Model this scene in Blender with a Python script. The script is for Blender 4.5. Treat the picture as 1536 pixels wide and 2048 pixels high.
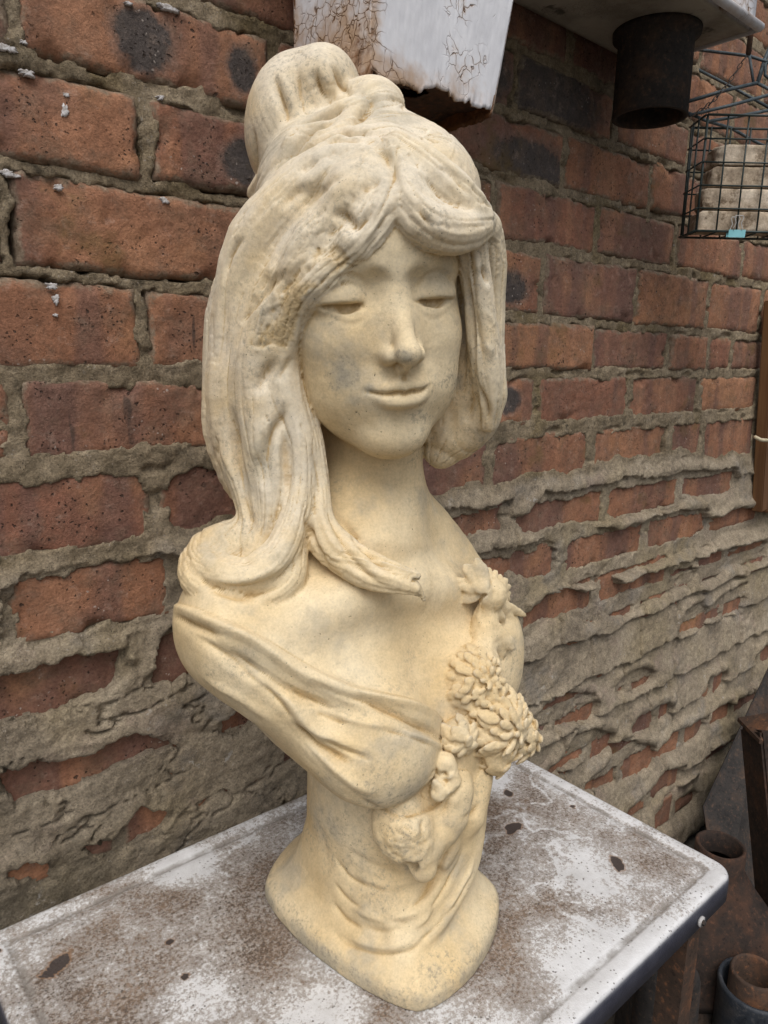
import bpy, bmesh, math, random
import numpy as np
from mathutils import Vector, Matrix
from mathutils.bvhtree import BVHTree

for _o in list(bpy.data.objects):
    bpy.data.objects.remove(_o)
SC = bpy.context.scene
COL = SC.collection
rng = np.random.default_rng(7)
random.seed(7)

# ------------------------------------------------------------------ camera, sky, sun, exposure
FPX = 1450.975                      # focal length in pixels of the 1536 x 2048 photograph
ROT = np.array([[0.76106058, 0.11951991, -0.63757492],
                [-0.64836582, 0.17078406, -0.74192626],
                [0.02021267, 0.97803262, 0.20746964]])
cam_d = bpy.data.cameras.new('camera')
cam = bpy.data.objects.new('camera', cam_d)
COL.objects.link(cam)
cam_d.sensor_fit = 'VERTICAL'
cam_d.sensor_height = 36.0
cam_d.lens = FPX / 2048 * 36
cam_d.clip_start = 0.02
cam_d.clip_end = 200
cam.matrix_world = Matrix([list(ROT[i]) + [0.0] for i in range(3)] + [[0, 0, 0, 1]])
SC.camera = cam

SUN_EL, SUN_AZ = math.radians(58), math.radians(232)     # azimuth of the sun, counter-clockwise from +x
world = bpy.data.worlds.new('World')
SC.world = world
world.use_nodes = True
wn = world.node_tree
wn.nodes.clear()
w_out = wn.nodes.new('ShaderNodeOutputWorld')
w_bg = wn.nodes.new('ShaderNodeBackground')
w_sky = wn.nodes.new('ShaderNodeTexSky')
w_sky.sky_type = 'NISHITA'
w_sky.sun_disc = False
w_sky.sun_elevation = SUN_EL
w_sky.sun_rotation = math.pi / 2 - SUN_AZ
w_sky.air_density = 1.0
w_sky.dust_density = 4.0
w_sky.ozone_density = 1.0
w_bg.inputs['Strength'].default_value = 0.105
w_hsv = wn.nodes.new('ShaderNodeHueSaturation')
w_hsv.inputs['Saturation'].default_value = 0.35       # a cloud-covered sky is nearly white
wn.links.new(w_sky.outputs[0], w_hsv.inputs['Color'])
wn.links.new(w_hsv.outputs[0], w_bg.inputs[0])
wn.links.new(w_bg.outputs[0], w_out.inputs[0])

sun_d = bpy.data.lights.new('sun', 'SUN')
sun = bpy.data.objects.new('sun', sun_d)
COL.objects.link(sun)
sun_d.energy = 1.25
sun_d.angle = math.radians(45)
sun_d.color = (1.0, 0.96, 0.90)
sd = Vector((math.cos(SUN_EL) * math.cos(SUN_AZ), math.cos(SUN_EL) * math.sin(SUN_AZ), math.sin(SUN_EL)))
sun.rotation_euler = sd.to_track_quat('Z', 'Y').to_euler()

SC.view_settings.view_transform = 'Standard'
SC.view_settings.look = 'None'
SC.view_settings.exposure = 0.45
SC.view_settings.gamma = 1.0
SC.view_settings.use_curve_mapping = False
SC.render.resolution_x, SC.render.resolution_y = 768, 1024
SC.cycles.max_bounces = 6

# ------------------------------------------------------------------ helpers
def tag(o, label=None, cat=None, group=None, kind=None):
    if label: o['label'] = label
    if cat: o['category'] = cat
    if group: o['group'] = group
    if kind: o['kind'] = kind
    return o

def empty(name, loc=(0, 0, 0), rz=0.0):
    o = bpy.data.objects.new(name, None)
    COL.objects.link(o)
    o.location = loc
    o.rotation_euler.z = rz
    o.empty_display_size = 0.05
    return o

def mesh_obj(name, verts, faces, mat, parent=None, smooth=True, loc=(0, 0, 0)):
    me = bpy.data.meshes.new(name)
    verts = np.asarray(verts, dtype=np.float32)
    if isinstance(faces, np.ndarray):
        k = faces.shape[1]
        me.vertices.add(len(verts))
        me.vertices.foreach_set('co', verts.ravel())
        me.loops.add(faces.size)
        me.loops.foreach_set('vertex_index', faces.astype(np.int32).ravel())
        me.polygons.add(len(faces))
        me.polygons.foreach_set('loop_start', np.arange(0, faces.size, k, dtype=np.int32))
        me.polygons.foreach_set('loop_total', np.full(len(faces), k, dtype=np.int32))
        me.update(calc_edges=True)
    else:
        me.from_pydata([tuple(map(float, v)) for v in verts], [], faces)
        me.update()
    if smooth:
        me.polygons.foreach_set('use_smooth', np.ones(len(me.polygons), dtype=bool))
    me.materials.append(mat)
    o = bpy.data.objects.new(name, me)
    COL.objects.link(o)
    o.location = loc
    if parent is not None:
        o.parent = parent
    return o

def bm_obj(name, bm, mat, parent=None, smooth=False, loc=(0, 0, 0)):
    bmesh.ops.recalc_face_normals(bm, faces=bm.faces[:])
    me = bpy.data.meshes.new(name)
    bm.to_mesh(me)
    bm.free()
    if smooth:
        me.polygons.foreach_set('use_smooth', np.ones(len(me.polygons), dtype=bool))
    me.materials.append(mat)
    o = bpy.data.objects.new(name, me)
    COL.objects.link(o)
    o.location = loc
    if parent is not None:
        o.parent = parent
    return o

def attr(o, name, vals):
    a = o.data.attributes.new(name, 'FLOAT', 'POINT')
    a.data.foreach_set('value', np.asarray(vals, dtype=np.float32).ravel())

def grid_faces(nr, nc):
    i = np.arange(nr * nc).reshape(nr, nc)
    return np.stack([i[:-1, :-1], i[:-1, 1:], i[1:, 1:], i[1:, :-1]], -1).reshape(-1, 4)

def tube(points, radius, sides=8, closed=False, cap=True):
    """verts, faces of a swept tube through 3-D points; radius a number or one per point"""
    P = [Vector(p) for p in points]
    n = len(P)
    R = [radius] * n if not hasattr(radius, '__len__') else list(radius)
    V, F = [], []
    ref = None
    for i in range(n):
        if closed:
            t = (P[(i + 1) % n] - P[i - 1]).normalized()
        else:
            t = (P[min(i + 1, n - 1)] - P[max(i - 1, 0)]).normalized()
        if ref is None:
            ref = t.orthogonal().normalized()
        ref = (ref - t * ref.dot(t)).normalized()
        b = t.cross(ref)
        for k in range(sides):
            a = 2 * math.pi * k / sides
            V.append(P[i] + (ref * math.cos(a) + b * math.sin(a)) * R[i])
    m = n if closed else n - 1
    for i in range(m):
        j = (i + 1) % n
        for k in range(sides):
            k2 = (k + 1) % sides
            F.append((i * sides + k, i * sides + k2, j * sides + k2, j * sides + k))
    if cap and not closed:
        F.append(tuple(range(sides))[::-1])
        F.append(tuple((n - 1) * sides + k for k in range(sides)))
    return V, F

def lathe(profile, segs=40, center=(0, 0, 0), jitter=0.0, seed=0):
    """profile: list of (radius, z)"""
    V, F = [], []
    for i, (r, z) in enumerate(profile):
        for k in range(segs):
            a = 2 * math.pi * k / segs
            V.append((center[0] + r * math.cos(a), center[1] + r * math.sin(a), center[2] + z))
    for i in range(len(profile) - 1):
        for k in range(segs):
            k2 = (k + 1) % segs
            F.append((i * segs + k, i * segs + k2, (i + 1) * segs + k2, (i + 1) * segs + k))
    V = np.array(V)
    if jitter:
        V = V + (fbm(V * 40, 3, seed)[:, None] * (V - np.array(center)) * jitter * np.array([1, 1, 0]))
    return V, F

# value noise ---------------------------------------------------------------
def _hash(ix, iy, iz, seed):
    h = (ix.astype(np.uint32) * np.uint32(374761393) + iy.astype(np.uint32) * np.uint32(668265263)
         + iz.astype(np.uint32) * np.uint32(2147483647) + np.uint32(seed * 144665 + 12345))
    h = (h ^ (h >> np.uint32(13))) * np.uint32(1274126177)
    h = (h ^ (h >> np.uint32(15))) * np.uint32(2246822519)
    h = h ^ (h >> np.uint32(16))
    return h.astype(np.float32) / np.float32(4294967295.0)

def vnoise(P, seed=0):
    P = np.asarray(P, dtype=np.float32)
    fl = np.floor(P)
    f = P - fl
    i = fl.astype(np.int64)
    u = f * f * (3 - 2 * f)
    out = 0
    for dx in (0, 1):
        wx = u[..., 0] if dx else 1 - u[..., 0]
        for dy in (0, 1):
            wy = u[..., 1] if dy else 1 - u[..., 1]
            for dz in (0, 1):
                wz = u[..., 2] if dz else 1 - u[..., 2]
                out = out + wx * wy * wz * _hash(i[..., 0] + dx, i[..., 1] + dy, i[..., 2] + dz, seed)
    return out * 2 - 1

def fbm(P, octv=4, seed=0, gain=0.5):
    P = np.asarray(P, dtype=np.float32)
    a, s, n = 1.0, 0.0, 0.0
    for k in range(octv):
        s = s + a * vnoise(P * (2.03 ** k) + 17.3 * k, seed + k)
        n += a
        a *= gain
    return s / n

def sstep(a, b, x):
    t = np.clip((x - a) / (b - a), 0, 1)
    return t * t * (3 - 2 * t)

# node helper ---------------------------------------------------------------
class NT:
    def __init__(s, name):
        s.m = bpy.data.materials.new(name)
        s.m.use_nodes = True
        s.t = s.m.node_tree
        s.t.nodes.clear()
        s.out = s.t.nodes.new('ShaderNodeOutputMaterial')
        s.b = s.t.nodes.new('ShaderNodeBsdfPrincipled')
        s.t.links.new(s.b.outputs[0], s.out.inputs[0])
        s.b.inputs['Roughness'].default_value = 0.9
        s.b.inputs['Specular IOR Level'].default_value = 0.25
        s.co = s.t.nodes.new('ShaderNodeTexCoord').outputs['Object']
    def n(s, typ, **kw):
        x = s.t.nodes.new(typ)
        for k, v in kw.items():
            setattr(x, k, v)
        return x
    def set(s, sock, v):
        if hasattr(v, 'links') or isinstance(v, bpy.types.NodeSocket):
            s.t.links.new(v, sock)
        else:
            if sock.type == 'RGBA' and len(v) == 3:
                v = (*v, 1)
            sock.default_value = v
    def map(s, scale=(1, 1, 1), rot=(0, 0, 0), loc=(0, 0, 0), co=None):
        x = s.n('ShaderNodeMapping')
        s.set(x.inputs[0], co or s.co)
        x.inputs['Location'].default_value = loc
        x.inputs['Rotation'].default_value = rot
        x.inputs['Scale'].default_value = scale
        return x.outputs[0]
    def noise(s, scale, detail=4, rough=0.55, co=None, dist=0.0):
        x = s.n('ShaderNodeTexNoise')
        s.set(x.inputs['Vector'], co or s.co)
        x.inputs['Scale'].default_value = scale
        x.inputs['Detail'].default_value = detail
        x.inputs['Roughness'].default_value = rough
        x.inputs['Distortion'].default_value = dist
        return x.outputs['Fac']
    def voro(s, scale, feature='F1', co=None, rand=1.0, out='Distance'):
        x = s.n('ShaderNodeTexVoronoi', feature=feature)
        s.set(x.inputs['Vector'], co or s.co)
        x.inputs['Scale'].default_value = scale
        x.inputs['Randomness'].default_value = rand
        return x.outputs[out]
    def ramp(s, fac, stops, interp='LINEAR'):
        x = s.n('ShaderNodeValToRGB')
        x.color_ramp.interpolation = interp
        e = x.color_ramp.elements
        while len(e) < len(stops):
            e.new(0.5)
        for el, (p, c) in zip(e, stops):
            el.position = p
            if not hasattr(c, '__len__'):
                c = (c, c, c)
            el.color = (*c[:3], 1)
        s.set(x.inputs[0], fac)
        return x.outputs[0]
    def step(s, fac, a, b):
        x = s.n('ShaderNodeMapRange', interpolation_type='SMOOTHSTEP')
        s.set(x.inputs['Value'], fac)
        x.inputs['From Min'].default_value = a
        x.inputs['From Max'].default_value = b
        return x.outputs[0]
    def mix(s, fac, a, b, mode='MIX'):
        x = s.n('ShaderNodeMix', data_type='RGBA', blend_type=mode)
        s.set(x.inputs[0], fac)
        s.set(x.inputs[6], a)
        s.set(x.inputs[7], b)
        return x.outputs[2]
    def math(s, op, a, b=0.0, clamp=False):
        x = s.n('ShaderNodeMath', operation=op, use_clamp=clamp)
        s.set(x.inputs[0], a)
        s.set(x.inputs[1], b)
        return x.outputs[0]
    def attr(s, name):
        x = s.n('ShaderNodeAttribute', attribute_name=name)
        return x.outputs['Fac']
    def rand(s):
        return s.n('ShaderNodeObjectInfo').outputs['Random']
    def off(s, amount=50.0):
        """object coordinates shifted by a random amount per object, so copies differ"""
        r = s.n('ShaderNodeObjectInfo').outputs['Random']
        k = s.n('ShaderNodeCombineXYZ')
        m1 = s.math('MULTIPLY', r, amount)
        m2 = s.math('MULTIPLY', r, amount * 7.31)
        s.set(k.inputs[0], m1); s.set(k.inputs[1], m2); s.set(k.inputs[2], m1)
        v = s.n('ShaderNodeVectorMath', operation='ADD')
        s.set(v.inputs[0], s.co); s.set(v.inputs[1], k.outputs[0])
        return v.outputs[0]
    def bump(s, h, strength=0.5, dist=0.002, prev=None):
        x = s.n('ShaderNodeBump')
        x.inputs['Strength'].default_value = strength
        x.inputs['Distance'].default_value = dist
        s.set(x.inputs['Height'], h)
        if prev is not None:
            s.set(x.inputs['Normal'], prev)
        return x.outputs[0]
    def done(s, color, rough=None, normal=None, metallic=None, spec=None):
        s.set(s.b.inputs['Base Color'], color)
        if rough is not None: s.set(s.b.inputs['Roughness'], rough)
        if normal is not None: s.set(s.b.inputs['Normal'], normal)
        if metallic is not None: s.set(s.b.inputs['Metallic'], metallic)
        if spec is not None: s.b.inputs['Specular IOR Level'].default_value = spec
        return s.m
# ------------------------------------------------------------------ brick wall
WY = 0.6328                          # the wall's brick face
def warped(t, co, scale, amount):
    """coordinates pushed about by noise, so cells lose their round outline"""
    w = t.n('ShaderNodeTexNoise'); t.set(w.inputs['Vector'], co)
    w.inputs['Scale'].default_value = scale; w.inputs['Detail'].default_value = 3
    a = t.n('ShaderNodeVectorMath', operation='SUBTRACT'); t.set(a.inputs[0], w.outputs['Color']); a.inputs[1].default_value = (.5, .5, .5)
    b = t.n('ShaderNodeVectorMath', operation='SCALE'); t.set(b.inputs[0], a.outputs[0]); b.inputs['Scale'].default_value = amount
    c = t.n('ShaderNodeVectorMath', operation='ADD'); t.set(c.inputs[0], co); t.set(c.inputs[1], b.outputs[0])
    return c.outputs[0]

def grit(t, c, co, scale=420, lo=0.62, hi=1.38):
    """grain of the surface: every grain a little darker or paler than the next"""
    g = t.noise(scale, 3, 0.75, co)
    g2 = t.noise(scale * 0.24, 4, 0.7, co)
    k = t.math('ADD', t.math('MULTIPLY', g, 0.55), t.math('MULTIPLY', g2, 0.45))
    f = t.ramp(k, [(0.34, (lo, lo, lo)), (0.5, (1, 1, 1)), (0.66, (hi, hi, hi))])
    return t.mix(1.0, c, f, 'MULTIPLY')

def mat_brick():
    t = NT('brick_clay')
    co = t.off(40)
    r = t.rand()
    base = t.ramp(r, [(0.0, (0.255, 0.108, 0.060)), (0.2, (0.325, 0.145, 0.074)), (0.4, (0.235, 0.095, 0.058)),
                      (0.6, (0.355, 0.165, 0.084)), (0.8, (0.285, 0.124, 0.070)), (1.0, (0.205, 0.095, 0.068))])
    big = t.noise(9, 4, 0.6, co)
    c = t.mix(t.math('MULTIPLY', t.step(big, 0.42, 0.68), 0.8), base, (0.185, 0.094, 0.066))
    warm = t.noise(14, 3, 0.5, t.map((1, 1, 1), loc=(3, 1, 7), co=co))
    c = t.mix(t.math('MULTIPLY', t.step(warm, 0.5, 0.75), 0.6), c, (0.42, 0.205, 0.098))
    # kiln bands, upright stripes across the stretcher face
    band = t.noise(24, 1, 0.4, t.map((1, 0.1, 0.06), co=warped(t, co, 40, 0.012)))
    c = t.mix(t.math('MULTIPLY', t.step(band, 0.52, 0.62), 0.55), c, (0.135, 0.068, 0.058))
    c = t.mix(t.math('MULTIPLY', t.step(band, 0.44, 0.36), 0.35), c, (0.46, 0.225, 0.125))
    burn_dark = t.attr('burn_dark')
    wob = t.math('ADD', burn_dark, t.math('MULTIPLY', t.math('SUBTRACT', t.noise(70, 5, 0.7, co), 0.5), 1.05))
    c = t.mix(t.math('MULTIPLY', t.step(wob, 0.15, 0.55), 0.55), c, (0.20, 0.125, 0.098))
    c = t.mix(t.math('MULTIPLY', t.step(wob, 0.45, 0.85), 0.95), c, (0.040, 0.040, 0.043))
    # grime film, pale dust
    grime = t.noise(32, 6, 0.7, co)
    c = t.mix(t.math('MULTIPLY', t.step(grime, 0.45, 0.72), 0.55), c, (0.150, 0.108, 0.075))
    dust = t.noise(70, 6, 0.75, t.map(loc=(6, 2, 1), co=co))
    c = t.mix(t.math('MULTIPLY', t.step(dust, 0.54, 0.74), 0.42), c, (0.42, 0.315, 0.255))
    c = t.mix(0.16, c, (0.215, 0.165, 0.130))
    c = grit(t, c, co)
    wco = warped(t, co, 260, 0.0045)
    pit = t.voro(210, co=wco)
    psel = t.noise(28, 3, 0.6, co)
    pm = t.math('MULTIPLY', t.step(pit, 0.25, 0.14), t.step(psel, 0.50, 0.60))
    p2 = t.math('MULTIPLY', t.step(t.voro(75, co=warped(t, co, 110, 0.012)), 0.15, 0.08), t.step(t.noise(12, 2, 0.5, co), 0.47, 0.58))
    pm = t.math('MAXIMUM', pm, p2)
    c = t.mix(t.math('MULTIPLY', pm, 0.85), c, (0.040, 0.028, 0.022))
    scr = t.noise(60, 2, 0.5, t.map((1, 1, 0.16), rot=(0, math.radians(38), 0), co=co))
    c = t.mix(t.math('MULTIPLY', t.math('MULTIPLY', t.step(scr, 0.70, 0.75), t.step(t.noise(9, 2, 0.5, co), 0.5, 0.6)), 0.7), c, (0.055, 0.042, 0.036))
    wht = t.math('MULTIPLY', t.step(t.voro(150, co=wco), 0.20, 0.08), t.step(t.noise(15, 3, 0.6, co), 0.56, 0.66))
    c = t.mix(t.math('MULTIPLY', wht, 0.75), c, (0.52, 0.46, 0.41))
    ed = t.attr('edge')
    edn = t.math('ADD', ed, t.math('MULTIPLY', t.math('SUBTRACT', t.noise(55, 6, 0.72, co), 0.5), 2.2))
    mort = t.ramp(t.noise(160, 4, 0.7, co), [(0.35, (0.115, 0.088, 0.058)), (0.65, (0.300, 0.245, 0.180))])
    c = t.mix(t.math('MULTIPLY', t.step(edn, 0.55, 1.05), 0.85), c, mort)
    lich = t.noise(11, 5, 0.65, t.map((1, 1, 1), loc=(9, 4, 2), co=co))
    c = t.mix(t.math('MULTIPLY', t.step(lich, 0.58, 0.72), 0.6), c, (0.150, 0.098, 0.034))
    n1 = t.bump(t.noise(170, 6, 0.75, co), 0.85, 0.003)
    n2 = t.bump(pm, 0.9, -0.002, n1)
    return t.done(c, 0.93, n2)

def mat_mortar():
    t = NT('mortar_cement')
    co = t.co
    up = t.attr('upper')                       # 1 = old lime joints with lichen, 0 = later grey cement smear
    n = t.noise(12, 5, 0.65)
    cem = t.ramp(n, [(0.25, (0.215, 0.176, 0.130)), (0.5, (0.355, 0.292, 0.212)), (0.75, (0.450, 0.378, 0.280))])
    yel = t.noise(5, 4, 0.6, t.map(loc=(4, 2, 8)))
    cem = t.mix(t.math('MULTIPLY', t.step(yel, 0.46, 0.66), 0.6), cem, (0.315, 0.252, 0.150))
    pink = t.noise(16, 4, 0.6, t.map(loc=(14, 2, 8)))
    cem = t.mix(t.math('MULTIPLY', t.step(pink, 0.54, 0.72), 0.5), cem, (0.36, 0.275, 0.225))
    cool = t.noise(9, 4, 0.6, t.map(loc=(24, 12, 8)))
    cem = t.mix(t.math('MULTIPLY', t.step(cool, 0.54, 0.70), 0.5), cem, (0.235, 0.225, 0.215))
    dark = t.attr('low_dark')
    dk = t.math('ADD', dark, t.math('MULTIPLY', t.math('SUBTRACT', t.noise(9, 5, 0.6), 0.5), 1.0))
    cem = t.mix(t.math('MULTIPLY', t.step(dk, 0.40, 1.10), 0.70), cem, (0.118, 0.102, 0.080))
    old = t.ramp(t.noise(28, 6, 0.7), [(0.25, (0.125, 0.098, 0.062)), (0.5, (0.285, 0.226, 0.150)), (0.75, (0.430, 0.352, 0.252))])
    lic = t.noise(8, 4, 0.6, t.map(loc=(1, 7, 3)))
    old = t.mix(t.math('MULTIPLY', t.step(lic, 0.5, 0.68), 0.55), old, (0.165, 0.118, 0.040))
    blk = t.noise(40, 5, 0.7, t.map(loc=(11, 7, 3)))
    old = t.mix(t.math('MULTIPLY', t.step(blk, 0.56, 0.70), 0.7), old, (0.050, 0.042, 0.030))
    c = t.mix(up, cem, old)
    c = grit(t, c, co, 480, 0.50, 1.55)
    sp = t.voro(330, co=warped(t, co, 300, 0.004))
    c = t.mix(t.math('MULTIPLY', t.math('MULTIPLY', t.step(sp, 0.24, 0.12), t.step(t.noise(30, 3, 0.6), 0.46, 0.58)), 0.75), c, (0.040, 0.033, 0.026))
    ps = t.voro(260, co=warped(t, t.map(loc=(3, 3, 3)), 300, 0.004))
    c = t.mix(t.math('MULTIPLY', t.math('MULTIPLY', t.step(ps, 0.22, 0.12), t.step(t.noise(20, 3, 0.6), 0.50, 0.60)), 0.7), c, (0.46, 0.40, 0.34))
    wh = t.math('MULTIPLY', t.step(t.noise(60, 6, 0.75, t.map(loc=(5, 5, 5))), 0.60, 0.68), t.step(t.noise(7, 2, 0.5), 0.50, 0.62))
    c = t.mix(t.math('MULTIPLY', wh, 0.75), c, (0.58, 0.55, 0.51))
    nb = t.bump(t.noise(260, 6, 0.8), 1.0, 0.0035)
    nb = t.bump(t.noise(60, 6, 0.75), 0.7, 0.007, nb)
    return t.done(c, 0.95, nb)

M_BRICK, M_MORTAR = mat_brick(), mat_mortar()

JZ = [0.605, 0.527, 0.4445, 0.366, 0.287, 0.213, 0.1385, 0.0595, -0.0185, -0.0940, -0.1765, -0.2510, -0.3230,
      -0.3985, -0.4755, -0.5520, -0.6290, -0.7070, -0.7850, -0.8640, -0.9420, -1.0200]
def jz(k, x):
    tilt = [0, 0, 0, 0, .012, .010, .008, -.004, .003, .001, -.010, -.006, -.004][k] if k < 13 else 0
    return JZ[k] + tilt * (x - 0.25) / 0.8
def row_from(x0, pitch=0.2285, lo=-0.32, hi=2.25):
    xs = [x0]
    while xs[0] > lo: xs.insert(0, xs[0] - pitch)
    while xs[-1] < hi: xs.append(xs[-1] + pitch)
    return xs
ROWS = {3: [-.28, -.05, .1749, .40, .62, .8436, 1.0606, 1.29, 1.52, 1.75, 1.98, 2.2]}
ROWS = {
    0: row_from(.83), 1: row_from(.94), 2: row_from(.84),
    3: [-.41, -.18, .05, .28, .51, .7405, .952, 1.1622, 1.39, 1.62, 1.85, 2.08, 2.3],
    4: [-.28, -.05, .1749, .40, .62, .8436, 1.0606, 1.29, 1.52, 1.75, 1.98, 2.2],
    5: [-.41, -.18, .045, .2728, .49, .7126, .9302, 1.151, 1.3876, 1.61, 1.84, 2.07, 2.3],
    6: [-.30, -.07, .1593, .38, .60, .8161, 1.049, 1.2777, 1.4921, 1.72, 1.95, 2.18],
    7: [-.42, -.19, .035, .2622, .49, .715, .9426, 1.1619, 1.3000, 1.3927, 1.62, 1.85, 2.08, 2.3],
    8: [-.30, -.07, .1534, .376, .60, .8192, 1.0503, 1.2805, 1.5214, 1.75, 1.98, 2.2],
    9: [-.42, -.19, .04, .2657, .495, .725, .9532, 1.187, 1.3066, 1.53, 1.76, 1.99, 2.2],
    10: [-.33, -.1, .1317, .2829, .52, .765, 1.0074, 1.2425, 1.47, 1.70, 1.93, 2.16],
    11: [-.22, .01, .2365, .46, .68, .90, 1.1362, 1.3632, 1.59, 1.82, 2.05, 2.28],
    12: [-.15, .08, .31, .54, .77, .9991, 1.2313, 1.46, 1.69, 1.92, 2.15],
}
for k in range(13, 21):
    ROWS[k] = row_from(.90 if k % 2 else 1.01)

# round kiln burns on a few bricks, broad dark patches on those under the cistern: (row, brick index, local x, local z, radius x, radius z)
BURN_DARK_AT = [(4, .2735, .2499, .026, .027), (4, .3650, .2500, .015, .020), (5, .3640, .1726, .022, .022), (6, .7530, .0919, .030, .021),
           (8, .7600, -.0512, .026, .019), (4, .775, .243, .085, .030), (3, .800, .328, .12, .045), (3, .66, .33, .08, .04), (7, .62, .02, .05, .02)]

wall = empty('brick_wall', (0.9, WY, -1.02))
tag(wall, 'old red brick wall smeared with flaking grey cement pointing behind the bust', 'wall')
WO = np.array([0.9, WY, -1.02])

def make_brick(row, bi, xa, xb, za, zb, seed):
    cx, cz = (xa + xb) / 2, (za + zb) / 2
    far = xa > 1.25
    st = 0.0042 if not far else 0.007
    if zb < -0.50 and xb < 0.62: st = 0.02          # behind and below the table
    nx, nz = max(6, int((xb - xa) / st)), max(5, int((zb - za) / st))
    X, Z = np.meshgrid(np.linspace(xa - cx, xb - cx, nx), np.linspace(za - cz, zb - cz, nz))
    hx, hz = (xb - xa) / 2, (zb - za) / 2
    d = np.minimum(hx - np.abs(X), hz - np.abs(Z))
    S = np.stack([X, Z, np.full_like(X, seed * 3.7)], -1)
    wobx = fbm(S * 45, 4, seed) * 0.0035 + fbm(S * 12, 2, seed + 5) * 0.003
    wobz = fbm(S * 45 + 9, 4, seed + 1) * 0.0035 + fbm(S * 12 + 5, 2, seed + 6) * 0.003
    ew = sstep(0.022, 0.0, d)
    Xd, Zd = X + wobx * ew, Z + wobz * ew
    prot = rng.normal(0, 0.0012)
    tiltx, tiltz = rng.normal(0, 0.008), rng.normal(0, 0.012)
    Y = prot + tiltx * X + tiltz * Z
    rnd = 0.0055
    e = np.clip(1 - d / rnd, 0, 1)
    Y = Y + 0.0040 * e ** 2.4
    Y = Y + fbm(S * 60, 5, seed + 2, 0.6) * 0.0012 + fbm(S * 18, 2, seed + 3) * 0.0011
    chip = sstep(0.18, 0.42, fbm(S * 34, 4, seed + 8)) * sstep(0.020, 0.001, d)
    Y = Y + chip * 0.0075
    pits = sstep(0.34, 0.55, vnoise(S * 130, seed + 4)) * sstep(0.0, 0.3, vnoise(S * 22, seed + 9))
    Y = Y + pits * 0.0016
    V = np.stack([Xd, Y, Zd], -1).reshape(-1, 3)
    F = grid_faces(nz, nx)                    # winding seen from -y
    ring = np.concatenate([np.arange(nx), np.arange(1, nz) * nx + nx - 1,
                           (nz - 1) * nx + np.arange(nx - 2, -1, -1), np.arange(nz - 2, 0, -1) * nx])
    back = V[ring].copy()
    back[:, 1] = 0.06
    n0 = len(V)
    V = np.concatenate([V, back])
    m = len(ring)
    k = np.arange(m)
    sidef = np.stack([ring[k], n0 + k, n0 + (k + 1) % m, ring[(k + 1) % m]], -1)
    F = np.concatenate([F, sidef])
    o = mesh_obj('brick', V, F, M_BRICK, wall, True, tuple(np.array([cx, WY, cz]) - WO))
    burn_dark = np.zeros(X.shape)
    for (r, bx, bz, rx, rz) in BURN_DARK_AT:
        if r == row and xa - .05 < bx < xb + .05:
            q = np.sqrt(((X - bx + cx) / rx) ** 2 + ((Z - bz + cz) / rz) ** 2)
            burn_dark = np.maximum(burn_dark, sstep(1.6, 0.45, q))
    attr(o, 'burn_dark', np.concatenate([burn_dark.ravel(), np.zeros(m)]))
    attr(o, 'edge', np.concatenate([sstep(0.014, 0.0, d).ravel(), np.ones(m)]))

_s = 1
for r in range(0, 21):
    xs = ROWS[r]
    for bi in range(len(xs) - 1):
        xa, xb = xs[bi] + 0.0046, xs[bi + 1] - 0.0046
        xm = (xa + xb) / 2
        _s += 1
        if xb < -0.12: continue
        zt, zb_ = jz(r, xm) - 0.0050, jz(r + 1, xm) + 0.0050
        make_brick(r, bi, xa, xb, zb_, zt, _s)

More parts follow.
